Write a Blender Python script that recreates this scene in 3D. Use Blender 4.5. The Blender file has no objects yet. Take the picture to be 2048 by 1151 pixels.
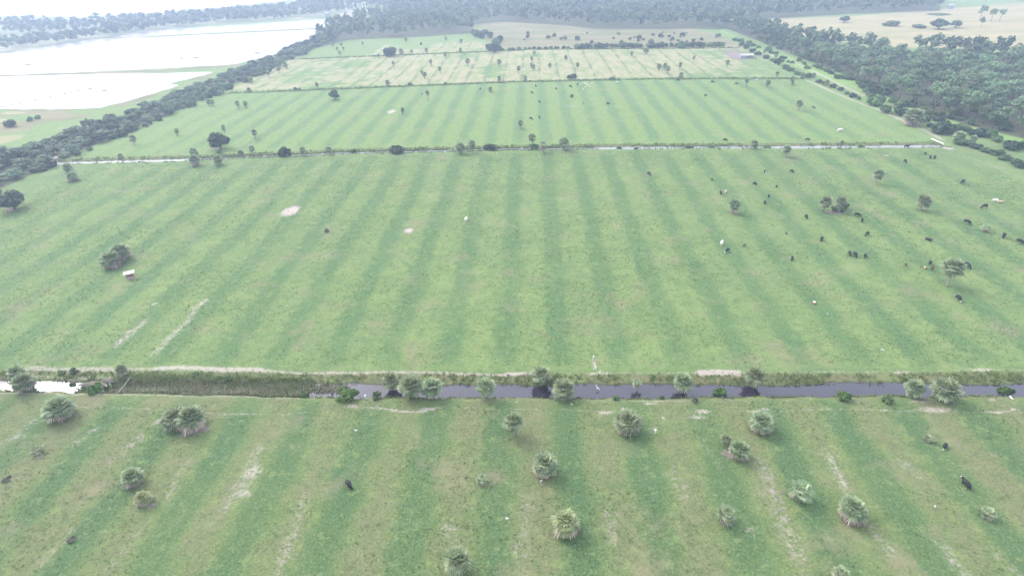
import bpy, bmesh, math, random
import numpy as np
from mathutils import Vector, Matrix

# ------------------------------------------------------------------ camera, world, sun, exposure
SC = bpy.context.scene
COL = SC.collection
FPX, CX, CY, H = 1140.0, 1024.0, 575.5, 60.0        # focal length in photo pixels, photo centre, camera height (m)
ROLL, HOR, VPX = 0.027, -104.0, 1060.0

def derot(px, py):
    u, v = px - CX, py - CY
    c, s = math.cos(ROLL), math.sin(ROLL)
    return c * u - s * v, s * u + c * v
_uh, _vh = derot(VPX, HOR)
PITCH = math.atan(-_vh / FPX)
YAW = math.atan(_uh / math.hypot(FPX, _vh))

cd = bpy.data.cameras.new('camera')
cam = bpy.data.objects.new('camera', cd); COL.objects.link(cam)
cd.sensor_width = 36.0; cd.sensor_fit = 'HORIZONTAL'; cd.lens = 36.0 * FPX / 2048.0
cd.clip_start = 0.5; cd.clip_end = 20000
cam.location = (0, 0, H)
_m = Matrix.Rotation(YAW, 4, 'Z') @ Matrix.Rotation(math.radians(90) - PITCH, 4, 'X') @ Matrix.Rotation(-ROLL, 4, 'Z')
cam.rotation_euler = _m.to_euler()
SC.camera = cam

SUN_EL, SUN_AZ = math.radians(42), math.radians(-52)   # azimuth measured from +Y towards +X
w = bpy.data.worlds.new('World'); SC.world = w; w.use_nodes = True
nt = w.node_tree; nt.nodes.clear()
sky = nt.nodes.new('ShaderNodeTexSky'); sky.sky_type = 'NISHITA'; sky.sun_disc = False
sky.sun_elevation = SUN_EL; sky.sun_rotation = SUN_AZ
sky.air_density = 1.0; sky.dust_density = 4.0; sky.ozone_density = 1.0
hs = nt.nodes.new('ShaderNodeHueSaturation'); hs.inputs['Saturation'].default_value = 0.75
bg = nt.nodes.new('ShaderNodeBackground'); bg.inputs['Strength'].default_value = 0.14
wo = nt.nodes.new('ShaderNodeOutputWorld')
nt.links.new(sky.outputs[0], hs.inputs['Color'])
cl = nt.nodes.new('ShaderNodeMix'); cl.data_type = 'RGBA'; cl.inputs[0].default_value = 0.5      # thin even overcast in front of the blue
cl.inputs[7].default_value = (6.2, 6.5, 7.4, 1)
nt.links.new(hs.outputs[0], cl.inputs[6]); nt.links.new(cl.outputs[2], bg.inputs['Color'])
nt.links.new(bg.outputs[0], wo.inputs['Surface'])
sl = bpy.data.lights.new('sun', 'SUN'); sl.energy = 0.8; sl.angle = math.radians(28); sl.color = (1.0, 0.98, 0.95)
so = bpy.data.objects.new('sun', sl); COL.objects.link(so)
_dir = Vector((math.sin(SUN_AZ) * math.cos(SUN_EL), math.cos(SUN_AZ) * math.cos(SUN_EL), math.sin(SUN_EL)))
so.rotation_euler = _dir.to_track_quat('Z', 'Y').to_euler()
so.location = (-300, 300, 400)
SC.view_settings.view_transform = 'Standard'; SC.view_settings.look = 'None'
SC.view_settings.exposure = 1.44; SC.view_settings.gamma = 1.0
SC.view_settings.use_curve_mapping = False
SC.cycles.volume_bounces = 1
SC.cycles.max_bounces = 6; SC.cycles.diffuse_bounces = 2; SC.cycles.glossy_bounces = 2
SC.cycles.transparent_max_bounces = 8

# ------------------------------------------------------------------ helpers
def ray(px, py):
    u, v = derot(px, py); u /= FPX; v /= FPX
    x, y, z = u, math.cos(PITCH) - v * math.sin(PITCH), -math.sin(PITCH) - v * math.cos(PITCH)
    c, s = math.cos(YAW), math.sin(YAW)
    return c * x - s * y, s * x + c * y, z
def G(px, py, z=0.0):
    """point of the place seen at a photo pixel, on the level z"""
    d = ray(px, py); t = (H - z) / -d[2]
    return d[0] * t, d[1] * t
def GP(pts, z=0.0): return [G(a, b, z) for a, b in pts]
def mpp(px, py, z=0.0):
    d = ray(px, py); return (H - z) / -d[2] / FPX       # metres per photo pixel there

def tag(o, label=None, cat=None, group=None, kind=None):
    if label: o['label'] = label
    if cat: o['category'] = cat
    if group: o['group'] = group
    if kind: o['kind'] = kind
    return o
def link(name, me, parent=None, loc=(0, 0, 0), rz=0.0, sc=None):
    o = bpy.data.objects.new(name, me); COL.objects.link(o)
    o.location = loc; o.rotation_euler = (0, 0, rz)
    if sc is not None: o.scale = sc if hasattr(sc, '__len__') else (sc, sc, sc)
    if parent: o.parent = parent
    return o
def mesh_np(name, V, F, mats, mi=None, tone=None, smooth=False):
    """V (n,3), F (m,k) numpy; tone = per-face value stored as a float attribute"""
    me = bpy.data.meshes.new(name)
    V = np.asarray(V, np.float32); F = np.asarray(F, np.int32)
    k = F.shape[1]
    me.vertices.add(len(V)); me.vertices.foreach_set('co', V.ravel())
    me.loops.add(F.size); me.loops.foreach_set('vertex_index', F.ravel())
    me.polygons.add(len(F)); me.polygons.foreach_set('loop_start', np.arange(0, F.size, k, dtype=np.int32))
    try: me.polygons.foreach_set('loop_total', np.full(len(F), k, np.int32))
    except Exception: pass
    for m in mats: me.materials.append(m)
    if mi is not None: me.polygons.foreach_set('material_index', np.asarray(mi, np.int32))
    if smooth: me.polygons.foreach_set('use_smooth', np.ones(len(F), bool))
    if tone is not None:
        a = me.attributes.new('tone', 'FLOAT', 'FACE'); a.data.foreach_set('value', np.asarray(tone, np.float32))
    me.update(calc_edges=True); me.validate()
    return me
def bm_mesh(name, bm, mats, smooth=False):
    me = bpy.data.meshes.new(name); bm.normal_update(); bm.to_mesh(me); bm.free()
    for m in (mats if isinstance(mats, (list, tuple)) else [mats]): me.materials.append(m)
    if smooth:
        for p in me.polygons: p.use_smooth = True
    return me
def add_box(bm, c, s, rot=0.0, mi=0, bevel=0.0):
    r = bmesh.ops.create_cube(bm, size=1.0, matrix=Matrix.Translation(c) @ Matrix.Rotation(rot, 4, 'Z') @ Matrix.Diagonal((*s, 1)))
    vs = r['verts']; fs = {f for v in vs for f in v.link_faces}
    if bevel:
        es = {e for v in vs for e in v.link_edges}
        fs = set(bmesh.ops.bevel(bm, geom=list(es), offset=bevel, segments=1, affect='EDGES')['faces']) | {f for f in fs if f.is_valid}
    for f in fs:
        if f.is_valid: f.material_index = mi
def add_tube(bm, pts, radii, seg=8, mi=0):
    """one closed tapered tube through pts"""
    rings = []
    n = len(pts); P = [Vector(p) for p in pts]
    for i in range(n):
        t = (P[min(i + 1, n - 1)] - P[max(i - 1, 0)]).normalized()
        a = t.orthogonal().normalized() if i == 0 else (a - t * a.dot(t)).normalized()
        b = t.cross(a)
        rings.append([bm.verts.new(P[i] + (a * math.cos(2 * math.pi * k / seg) + b * math.sin(2 * math.pi * k / seg)) * radii[i]) for k in range(seg)])
    for i in range(n - 1):
        for k in range(seg):
            f = bm.faces.new((rings[i][k], rings[i][(k + 1) % seg], rings[i + 1][(k + 1) % seg], rings[i + 1][k])); f.material_index = mi; f.smooth = True
    bm.faces.new(list(reversed(rings[0]))).material_index = mi
    bm.faces.new(rings[-1]).material_index = mi

# ------------------------------------------------------------------ node helper
class NG:
    def __init__(s, name):
        s.m = bpy.data.materials.new(name); s.m.use_nodes = True
        s.t = s.m.node_tree; s.t.nodes.clear()
        s.out = s.t.nodes.new('ShaderNodeOutputMaterial')
    def n(s, typ, **kw):
        nd = s.t.nodes.new(typ)
        for k, v in kw.items(): setattr(nd, k, v)
        return nd
    def put(s, sock, v):
        if hasattr(v, 'is_output'): s.t.links.new(v, sock)
        elif v is not None:
            if isinstance(v, tuple) and len(v) == 3 and sock.type == 'RGBA': v = (*v, 1.0)
            sock.default_value = v
    def math(s, op, a, b=None, c=None, clamp=False):
        nd = s.n('ShaderNodeMath', operation=op, use_clamp=clamp)
        s.put(nd.inputs[0], a)
        if b is not None: s.put(nd.inputs[1], b)
        if c is not None: s.put(nd.inputs[2], c)
        return nd.outputs[0]
    def mix(s, f, a, b):
        nd = s.n('ShaderNodeMix', data_type='RGBA')
        s.put(nd.inputs[0], f); s.put(nd.inputs[6], a); s.put(nd.inputs[7], b)
        return nd.outputs[2]
    def step(s, x, a, b):
        nd = s.n('ShaderNodeMapRange', interpolation_type='SMOOTHSTEP')
        s.put(nd.inputs[0], x); nd.inputs[1].default_value = a; nd.inputs[2].default_value = b
        nd.inputs[3].default_value = 0; nd.inputs[4].default_value = 1
        return nd.outputs[0]
    def noise(s, vec, scale, detail=3, rough=0.55, stretch=None, off=None):
        if stretch or off:
            mp = s.n('ShaderNodeMapping'); s.put(mp.inputs[0], vec)
            if stretch: mp.inputs['Scale'].default_value = stretch
            if off: mp.inputs['Location'].default_value = off
            vec = mp.outputs[0]
        nd = s.n('ShaderNodeTexNoise'); s.put(nd.inputs['Vector'], vec)
        nd.inputs['Scale'].default_value = scale; nd.inputs['Detail'].default_value = detail; nd.inputs['Roughness'].default_value = rough
        return nd.outputs['Fac']
    def attr(s, name, out='Fac'):
        return s.n('ShaderNodeAttribute', attribute_name=name).outputs[out]
    def bsdf(s, col, rough=0.8, spec=0.2, bump=None, bstr=0.3, bdist=0.1, **kw):
        b = s.n('ShaderNodeBsdfPrincipled'); s.put(b.inputs['Base Color'], col); s.put(b.inputs['Roughness'], rough)
        b.inputs['Specular IOR Level'].default_value = spec
        for k, v in kw.items(): s.put(b.inputs[k], v)
        if bump is not None:
            bp = s.n('ShaderNodeBump'); s.put(bp.inputs['Height'], bump); bp.inputs['Strength'].default_value = bstr; bp.inputs['Distance'].default_value = bdist
            s.t.links.new(bp.outputs[0], b.inputs['Normal'])
        return b.outputs[0]
    def done(s, sh): s.t.links.new(sh, s.out.inputs['Surface']); return s.m
    def pos(s): return s.n('ShaderNodeNewGeometry').outputs['Position']

def leaf_mat(name, c0, c1, trans=0.3, jitter=0.25):
    g = NG(name)
    t = g.attr('tone'); oi = g.n('ShaderNodeObjectInfo').outputs['Random']
    col = g.mix(t, c0, c1)
    h = g.n('ShaderNodeHueSaturation'); g.put(h.inputs['Color'], col)
    g.put(h.inputs['Value'], g.math('MULTIPLY_ADD', oi, 2 * jitter, 1 - jitter))
    g.put(h.inputs['Hue'], g.math('MULTIPLY_ADD', oi, 0.03, 0.485))
    sh = g.bsdf(h.outputs[0], 0.6, 0.25)
    tr = g.n('ShaderNodeBsdfTranslucent'); g.put(tr.inputs['Color'], h.outputs[0])
    mx = g.n('ShaderNodeMixShader'); mx.inputs[0].default_value = trans
    g.t.links.new(sh, mx.inputs[1]); g.t.links.new(tr.outputs[0], mx.inputs[2])
    return g.done(mx.outputs[0])
def rough_mat(name, col, var=0.3, scale=3.0, rough=0.85, spec=0.15):
    g = NG(name); tc = g.n('ShaderNodeTexCoord').outputs['Object']
    n = g.noise(tc, scale, 4)
    dark = tuple(c * (1 - var) for c in col); lite = tuple(min(1, c * (1 + var)) for c in col)
    return g.done(g.bsdf(g.mix(g.step(n, 0.3, 0.7), dark, lite), rough, spec, n, 0.3, 0.03))

M = {}
M['palm'] = leaf_mat('palm_leaf', (0.075, 0.12, 0.06), (0.43, 0.50, 0.285), 0.25, 0.15)
M['palm_yellow'] = leaf_mat('palm_leaf_pale', (0.13, 0.17, 0.07), (0.52, 0.56, 0.29), 0.25, 0.12)
M['dead'] = leaf_mat('dead_frond', (0.24, 0.18, 0.15), (0.55, 0.44, 0.36), 0.2, 0.15)
M['trunk'] = rough_mat('palm_trunk', (0.30, 0.26, 0.22), 0.35, 6)
M['bark'] = rough_mat('bark', (0.17, 0.13, 0.11), 0.35, 4)
M['pinebark'] = rough_mat('pine_bark', (0.24, 0.16, 0.13), 0.3, 4)
M['oak'] = leaf_mat('broadleaf_foliage', (0.055, 0.10, 0.055), (0.185, 0.26, 0.13), 0.2, 0.25)
M['oakdark'] = leaf_mat('dark_foliage', (0.024, 0.048, 0.028), (0.07, 0.11, 0.055), 0.15, 0.2)
M['pine'] = leaf_mat('pine_needles', (0.085, 0.15, 0.075), (0.27, 0.37, 0.185), 0.2, 0.3)
M['bush'] = leaf_mat('shrub_leaves', (0.06, 0.11, 0.042), (0.16, 0.24, 0.085), 0.3, 0.25)
M['bushbright'] = leaf_mat('bright_shrub_leaves', (0.06, 0.13, 0.03), (0.16, 0.28, 0.07), 0.3, 0.15)
M['bushgrey'] = leaf_mat('grey_shrub_leaves', (0.10, 0.11, 0.08), (0.22, 0.21, 0.16), 0.2, 0.2)
M['reed'] = leaf_mat('reed_blades', (0.14, 0.21, 0.085), (0.40, 0.35, 0.26), 0.45, 0.0)
M['tuft'] = leaf_mat('grass_blades', (0.09, 0.15, 0.045), (0.22, 0.27, 0.09), 0.3, 0.0)
M['turf'] = leaf_mat('turf_blades', (0.075, 0.125, 0.045), (0.25, 0.29, 0.115), 0.35, 0.0)
M['woodmix'] = leaf_mat('wood_foliage', (0.045, 0.085, 0.05), (0.16, 0.23, 0.115), 0.2, 0.0)
M['white'] = rough_mat('white_paint', (0.78, 0.78, 0.76), 0.06, 3, 0.5, 0.3)
M['rust'] = rough_mat('rusty_wood', (0.30, 0.19, 0.15), 0.3, 5)
M['greywood'] = rough_mat('weathered_wood', (0.30, 0.28, 0.26), 0.25, 5)
M['zinc'] = rough_mat('zinc_wall', (0.34, 0.35, 0.38), 0.15, 1, 0.6, 0.3)
M['orange'] = rough_mat('orange_plastic', (0.65, 0.20, 0.05), 0.1, 3, 0.5, 0.3)
M['stone'] = rough_mat('pale_stone', (0.5, 0.47, 0.44), 0.1, 3)
M['birdwhite'] = rough_mat('white_feather', (0.85, 0.85, 0.84), 0.03, 3)
M['beak'] = rough_mat('beak', (0.55, 0.38, 0.10), 0.1, 3)
M['mud'] = rough_mat('mud', (0.16, 0.14, 0.11), 0.25, 0.6)
M['black'] = rough_mat('black_hide', (0.012, 0.012, 0.014), 0.2, 3, 0.6, 0.3)
M['face'] = rough_mat('white_hide', (0.72, 0.69, 0.64), 0.08, 3)
M['whitehide'] = rough_mat('cream_hide', (0.74, 0.70, 0.63), 0.08, 3)
M['tan'] = rough_mat('tan_hide', (0.62, 0.42, 0.27), 0.12, 3)
M['brown'] = rough_mat('brown_hide', (0.10, 0.06, 0.04), 0.2, 3)

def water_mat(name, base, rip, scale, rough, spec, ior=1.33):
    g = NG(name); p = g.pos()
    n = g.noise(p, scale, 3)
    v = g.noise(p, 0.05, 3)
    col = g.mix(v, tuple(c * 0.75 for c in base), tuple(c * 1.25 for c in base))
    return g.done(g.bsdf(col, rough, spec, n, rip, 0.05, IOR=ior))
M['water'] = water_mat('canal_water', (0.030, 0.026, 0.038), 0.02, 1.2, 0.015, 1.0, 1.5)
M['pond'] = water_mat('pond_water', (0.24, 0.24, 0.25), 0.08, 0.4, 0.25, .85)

# ------------------------------------------------------------------ layout of the place (metres, from photo pixels)
def interp(xs, ys):
    xs = np.array(xs); ys = np.array(ys); o = np.argsort(xs); xs, ys = xs[o], ys[o]
    return lambda x: np.interp(x, xs, ys)
def edge(pts, z):
    q = GP(pts, z); return interp([a for a, b in q], [b for a, b in q])
WL = -0.75                                            # water level of the near canal
near_n = edge([(0, 764), (300, 766), (700, 770), (1300, 772), (1600, 771), (2048, 768)], WL)
near_s = edge([(0, 782), (300, 786), (700, 795), (1300, 797), (1600, 793), (2048, 793)], WL)
WL2 = -0.5
far_c = edge([(120, 327), (160, 325.5), (380, 320), (700, 306.5), (1000, 299.5), (1300, 296), (1700, 294.3), (1850, 293)], WL2)
ditch3 = edge([(445, 187), (700, 177), (1020, 164), (1300, 158), (1590, 157)], 0)
ditch4 = edge([(575, 119), (960, 104), (1060, 99), (1450, 96), (1500, 95)], 0)
rng = np.random.default_rng(7)

def vnoise(x, y, s, seed=0):
    """smooth value noise on a lattice"""
    X = np.asarray(x) / s; Y = np.asarray(y) / s
    xi = np.floor(X).astype(np.int64); yi = np.floor(Y).astype(np.int64)
    fx = X - xi; fy = Y - yi; fx = fx * fx * (3 - 2 * fx); fy = fy * fy * (3 - 2 * fy)
    def h(a, b):
        n = (a * 374761393 + b * 668265263 + seed * 974711) & 0xffffffff
        n = ((n ^ (n >> 13)) * 1274126177) & 0xffffffff
        return ((n ^ (n >> 16)) & 0xffff) / 65535.0
    return (h(xi, yi) * (1 - fx) + h(xi + 1, yi) * fx) * (1 - fy) + (h(xi, yi + 1) * (1 - fx) + h(xi + 1, yi + 1) * fx) * fy

def ground_z(x, y):
    x = np.asarray(x, float); y = np.asarray(y, float)
    z = np.zeros_like(x + y)
    jn = (vnoise(x, y * 0, 3.0, 3) - .5) * 0.7 + (vnoise(x, y * 0, 9.0, 5) - .5) * 0.6
    js = (vnoise(x, y * 0, 2.5, 9) - .5) * 0.6
    dn = y - near_n(x) - jn; ds = near_s(x) - y + js       # >0 outside the water
    pn = np.interp(dn, [-0.8, 0.0, 0.5, 3.0], [-1.5, -0.80, -0.55, 0])
    ps = np.interp(ds, [-0.8, 0.0, 0.3, 1.3], [-1.5, -0.80, -0.45, 0])
    on = np.abs(x) < 260
    z = np.where(on, np.maximum(pn, ps), z)
    d = y - far_c(x)
    jj = (vnoise(x, y * 0, 4.0, 21) - .5) * 1.2
    p = np.interp(d + jj * .4, [-2.5, -1.2, -.7, .7, 1.2, 3.6], [0, -0.52, -1.0, -1.0, -0.52, 0])
    z = np.where((x > -172) & (x < 139), np.minimum(z, p), z)
    for f in (ditch3, ditch4):
        z = np.where((x > -158) & (x < 140), np.minimum(z, np.interp(np.abs(y - f(x)), [0, 1.6], [-0.7, 0])), z)
    return z

def seg_dist(x, y, pts):
    best = np.full(x.shape, 1e9)
    for (x0, y0), (x1, y1) in zip(pts[:-1], pts[1:]):
        dx, dy = x1 - x0, y1 - y0; L = dx * dx + dy * dy + 1e-9
        t = np.clip(((x - x0) * dx + (y - y0) * dy) / L, 0, 1)
        best = np.minimum(best, np.hypot(x - x0 - t * dx, y - y0 - t * dy))
    return best
def inside(x, y, poly):
    r = np.zeros(np.shape(x), bool); n = len(poly)
    for i in range(n):
        x0, y0 = poly[i]; x1, y1 = poly[(i + 1) % n]
        c = (y0 > y) != (y1 > y)
        with np.errstate(divide='ignore', invalid='ignore'):
            r ^= c & (x < (x1 - x0) * (y - y0) / (y1 - y0 + 1e-12) + x0)
    return r
def pmask(x, y, poly, feather):
    d = seg_dist(x, y, poly + [poly[0]])
    return np.clip(0.5 + np.where(inside(x, y, poly), d, -d) / feather, 0, 1)
def line_mask(x, y, px, halfw, feather=1.0):
    return np.clip(1 - (seg_dist(x, y, GP(px)) - halfw) / feather, 0, 1)

DRY = GP([(445, 183), (590, 117), (960, 104), (1060, 98), (1500, 93), (1590, 152), (1300, 155), (1020, 162)])
PALE = GP([(575, 117), (640, 90), (700, 75), (940, 66), (985, 100), (960, 103)])
MARSH = GP([(950, 44), (1010, 44), (1130, 51), (1180, 58), (1370, 58), (1440, 70), (1480, 93), (1060, 97), (990, 99), (960, 66)])
TANR = GP([(1500, 38), (1700, 33), (2048, 5), (2300, -5), (2300, 110), (2048, 100), (1800, 95), (1650, 80), (1560, 60)])
LEFTG = GP([(0, 222), (190, 222), (230, 222), (120, 262), (0, 290), (-400, 370), (-400, 240)])
FORESTR = GP([(1400, 40), (1460, 60), (1600, 116), (1690, 150), (1800, 204), (1930, 250), (2060, 280), (2300, 360), (2300, 120), (2048, 108), (1800, 106), (1660, 92), (1560, 70), (1480, 46)])
FORESTB = GP([(620, 100), (700, 79), (850, 74), (945, 66), (948, 48), (1010, 44), (1130, 51), (1180, 58), (1370, 58), (1440, 60), (1500, 40), (1700, 28), (1880, 22), (1880, -45), (1300, -58), (700, -50), (790, 22), (720, 38), (690, 48), (640, 75)])
ROWL = [(-174, 120), (-163, 150), (-165, 200), (-161, 260), (-161, 330), (-160, 400), (-158, 440), (-160, 500), (-170, 640), (-180, 640), (-177, 500), (-175, 420), (-178, 330), (-181, 260), (-190, 200), (-208, 160), (-225, 120)]

# ground grid
def axis(segs):
    out = []
    for a, b, s0, s1 in segs:
        v = a
        while v < b:
            out.append(v); v += s0 + (s1 - s0) * (v - a) / (b - a)
    out.append(segs[-1][1]); return np.array(out)
gx_h = axis([(0, 100, 0.8, 0.8), (100, 240, 1.0, 1.6), (240, 600, 1.6, 9), (600, 5000, 10, 400)])
gx = np.concatenate([-gx_h[:0:-1], gx_h])
gy = axis([(-400, 30, 60, 4), (30, 64, 0.8, 0.7), (64, 77, 0.3, 0.3), (77, 180, 0.8, 1.3), (180, 204, 0.6, 0.6), (204, 300, 1.2, 2), (300, 330, 0.8, 0.8), (330, 408, 2, 2.5), (408, 430, 1.0, 1.0), (430, 900, 2.5, 7), (900, 6000, 8, 500)])
XX, YY = np.meshgrid(gx, gy); X = XX.ravel(); Y = YY.ravel()
ZZ = ground_z(X, Y)
ZZ += np.where((Y < 400) & (np.abs(X) < 300), (vnoise(X, Y, 2.2, 31) - .5) * 0.10 + (vnoise(X, Y, 14, 33) - .5) * 0.16, 0)
nx, ny = len(gx), len(gy)
ii = (np.arange(ny - 1)[:, None] * nx + np.arange(nx - 1)[None, :]).ravel()
gF = np.stack([ii, ii + 1, ii + nx + 1, ii + nx], 1)

n2 = lambda s, k: vnoise(X, Y, s, k)
field = ((X > -160 + (n2(6, 41) - .5) * 2) & (X < 139 + (n2(6, 42) - .5) * 2) & (Y < 412)).astype(float)
amp = field * np.clip((X + 172) / 60, 0.25, 1) * np.clip((150 - X) / 40, 0.0, 1)
amp *= np.clip(np.abs(Y - 71) / 6 - .35, 0, 1) * np.clip(np.abs(Y - far_c(X)) / 8 - .3, 0, 1)
dry = pmask(X, Y, DRY, 3) * np.clip(0.22 + 1.0 * n2(22, 44) + .3 * (vnoise(X, Y, 7, 46) - .5), 0, 1)
dry = np.maximum(dry, 0.75 * pmask(X, Y, PALE, 6) * (X > -110) * np.clip(n2(30, 47) * 1.5 - .3, 0, 1))
marsh = pmask(X, Y, MARSH, 8)
for dk, hw in (([(-420, 174), (0, 152.5), (171, 147), (310, 142.5), (475, 131)], 2.5), ([(225, 79), (430, 68.8), (643, 57.5)], 2.0), ([(0, 107), (219, 76), (430, 60)], 5.0)):
    marsh = np.maximum(marsh, .8 * line_mask(X, Y, dk, hw, 4.0))
marsh = np.maximum(marsh, .62 * pmask(X, Y, GP([(-420, 176), (0, 216), (320, 168), (475, 130), (420, 160), (250, 215), (100, 255), (-400, 330)]), 6) * np.clip(vnoise(X, Y, 12, 57) * 1.6, 0, 1))
tanr = pmask(X, Y, TANR, 8)
tanr = np.maximum(tanr, 0.9 * pmask(X, Y, LEFTG, 8) * np.clip(vnoise(X, Y * 2.2, 16, 51) * 2.4 - .75, 0, 1))
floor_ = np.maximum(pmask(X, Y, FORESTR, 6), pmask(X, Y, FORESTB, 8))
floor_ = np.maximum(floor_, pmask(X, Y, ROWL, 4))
# rough bank grass
rough = np.clip(1 - np.abs(Y - (near_n(X) + 1.3)) / 1.9, 0, 1)
rough = np.maximum(rough, np.clip(1.1 - np.abs(Y - near_s(X) + .4) / 0.9, 0, 1) * .8)
infar = ((X > -175) & (X < 140)).astype(float)
rough = np.maximum(rough, infar * .65 * np.clip(1.25 - np.abs(Y - far_c(X) - 2.0) / 2.6, 0, 1))
for f in (ditch3, ditch4):
    rough = np.maximum(rough, (X > -158) * (X < 140) * np.clip(1.1 - np.abs(Y - f(X)) / 1.9, 0, 1) * .8)
# the corridor east of the fields: rough strip, bright strip
COR = GP([(1500, 92), (1600, 152), (1860, 277), (2060, 358), (2300, 460), (2300, 360), (2060, 280), (1930, 250), (1800, 204), (1690, 150), (1600, 116), (1460, 60), (1430, 58)])
cor = pmask(X, Y, COR, 3)
rough = np.maximum(rough, cor * 0.55 * n2(8, 60))
bright = np.maximum(line_mask(X, Y, [(1432, 60), (1475, 86), (1540, 106), (1640, 144), (1759, 185), (1912, 240), (2060, 286)], 4.2, 3.5), 0) * cor
bright = np.maximum(bright, pmask(X, Y, GP([(1462, 92), (1500, 108), (1520, 152), (1580, 152)]), 6) * .4)
# bare sand, painted where the photo shows it
sand = np.zeros_like(X); soil = np.zeros_like(X)
def spath(px, hw, f=0.6, k=1.0):
    global sand
    sand = np.maximum(sand, k * line_mask(X, Y, px, hw, f))
def sblob(cx, cy, rx, ry, k=0.8, tgt='sand'):
    global sand, soil
    x0, y0 = G(cx, cy); m = mpp(cx, cy); a = rx * m; b = abs(G(cx, cy - ry)[1] - y0)
    v = k * np.clip(1.35 - np.hypot((X - x0) / a, (Y - y0) / b), 0, 1)
    if tgt == 'sand': sand = np.maximum(sand, v)
    else: soil = np.maximum(soil, v)
spath([(55, 735), (130, 738), (225, 737)], 0.25, 0.9, 0.74)
spath([(70, 748), (150, 752), (230, 751)], 0.1, 0.7, 0.6)
spath([(310, 737), (360, 734), (440, 738), (520, 738)], 0.25, 0.9, 0.84)
spath([(225, 737), (310, 738)], 0.2, 0.6, 0.7)
spath([(520, 739), (600, 744), (760, 743), (850, 744), (990, 747), (1070, 745)], 0.15, 0.5, 0.75)
spath([(1070, 746), (1250, 744), (1400, 744), (1500, 743), (1700, 741), (2060, 738)], 0.05, 0.5, 0.52)
spath([(1398, 744), (1440, 743), (1480, 744)], 0.4, 0.6, 0.9)
spath([(1014, 745), (1062, 745)], 0.25, 0.4, 0.9)
spath([(1187, 720), (1193, 737), (1212, 745), (1175, 745)], 0.1, 0.35, 0.85)
spath([(-40, 784), (110, 785), (130, 790), (170, 787), (250, 789), (400, 790), (480, 792), (600, 795)], 0.05, 0.4, 0.72)
spath([(60, 812), (150, 813), (330, 818), (440, 826), (560, 828), (620, 824)], 0.0, 0.35, 0.68)
spath([(690, 812), (760, 815), (800, 822), (850, 823), (885, 813)], 0.05, 0.45, 0.8)
spath([(885, 813), (1000, 818), (1110, 818), (1240, 824), (1300, 818)], 0.0, 0.4, 0.6)
spath([(1100, 803), (1280, 802), (1340, 801)], 0.0, 0.35, 0.62)
spath([(1340, 802), (1500, 800), (1600, 795)], 0.0, 0.3, 0.5)
spath([(1500, 824), (1620, 818), (1700, 817), (1790, 821), (1860, 822), (2060, 824)], 0.0, 0.4, 0.62)
for b in [(705, 812, 14, 6), (757, 815, 11, 5), (790, 820, 13, 5), (855, 818, 22, 5), (1030, 802, 9, 3), (1210, 825, 18, 6), (1250, 818, 14, 5),
          (1300, 806, 22, 4), (1308, 858, 12, 7), (1405, 822, 20, 6), (1395, 833, 24, 7), (1510, 822, 22, 5), (1530, 817, 10, 4), (1870, 819, 44, 8),
          (1990, 823, 36, 4), (2030, 818, 20, 4), (1232, 845, 9, 7), (1325, 836, 9, 8), (1770, 820, 18, 3), (1835, 803, 30, 3), (1985, 798, 12, 3),
          (315, 843, 10, 8), (1800, 742, 30, 3), (1960, 738, 40, 4)]:
    sblob(*b)
for b in [(505, 945, 26, 24, .72), (490, 985, 24, 22, .66), (590, 1032, 20, 14, .58), (578, 1096, 16, 10, .6), (545, 1126, 14, 8, .5), (180, 862, 14, 6, .62),
          (40, 872, 22, 8, .6), (60, 845, 20, 6, .55), (275, 880, 18, 16, .58), (240, 905, 14, 10, .5), (1820, 930, 18, 7, .62), (1870, 1012, 4, 4, .9), (1520, 985, 26, 12, .5),
          (1610, 1100, 16, 14, .55), (1905, 1127, 16, 10, .58), (1940, 1093, 14, 4, .62), (905, 1060, 22, 12, .5), (1040, 1100, 30, 18, .48), (1230, 1035, 22, 18, .48),
          (1370, 970, 24, 14, .45), (1500, 1060, 30, 20, .47), (1700, 985, 24, 12, .45), (370, 935, 14, 20, .5), (1585, 1095, 20, 18, .5), (1230, 1110, 18, 10, .5),
          (380, 965, 16, 8, .45), (210, 1060, 22, 10, .5), (160, 1075, 12, 5, .5)]:
    sblob(*b)
spath([(1655, 912), (1665, 930), (1684, 962)], 0.1, 0.9, 0.72)
sblob(580, 422, 19, 11, 1.3); sblob(590, 416, 12, 5, 1.3); sblob(817, 461, 11, 5.5, 1.2); sblob(783, 223, 9, 4, 1.3); sblob(309, 607, 8, 5, .9)
spath([(292, 640), (268, 660), (232, 692)], 0.25, 1.3, 0.66)
spath([(415, 598), (392, 615), (372, 645), (345, 668), (308, 708)], 0.25, 1.3, 0.66)
for b in [(258, 663, 12, 6, .8), (242, 680, 14, 6, .8), (405, 604, 12, 6, .85), (385, 617, 10, 5, .75), (352, 662, 13, 6, .8), (330, 684, 14, 7, .6)]: sblob(*b)
for b in [(490, 515, 5, 3, .7), (475, 534, 7, 3, .6), (573, 612, 8, 5, .6), (97, 711, 9, 4, .75), (470, 630, 14, 5, .42), (720, 580, 22, 8, .35), (1065, 403, 10, 4, .5), (1140, 405, 10, 3, .4),
          (1555, 550, 24, 8, .35), (1120, 660, 20, 10, .3), (760, 490, 16, 5, .35), (920, 345, 8, 10, .4), (1895, 296, 13, 5, 1.0), (1772, 311, 6, 2.5, .9), (1560, 430, 14, 8, .4), (1143, 212, 22, 5, .5), (470, 236, 40, 5, .35)]:
    sblob(*b)
spath([(60, 331), (90, 321), (118, 312)], 1.0, 0.8, 1.0)
spath([(1602, 156), (1691, 195), (1755, 219), (1854, 263), (1885, 280)], 0.5, 1.0, .82)
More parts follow.
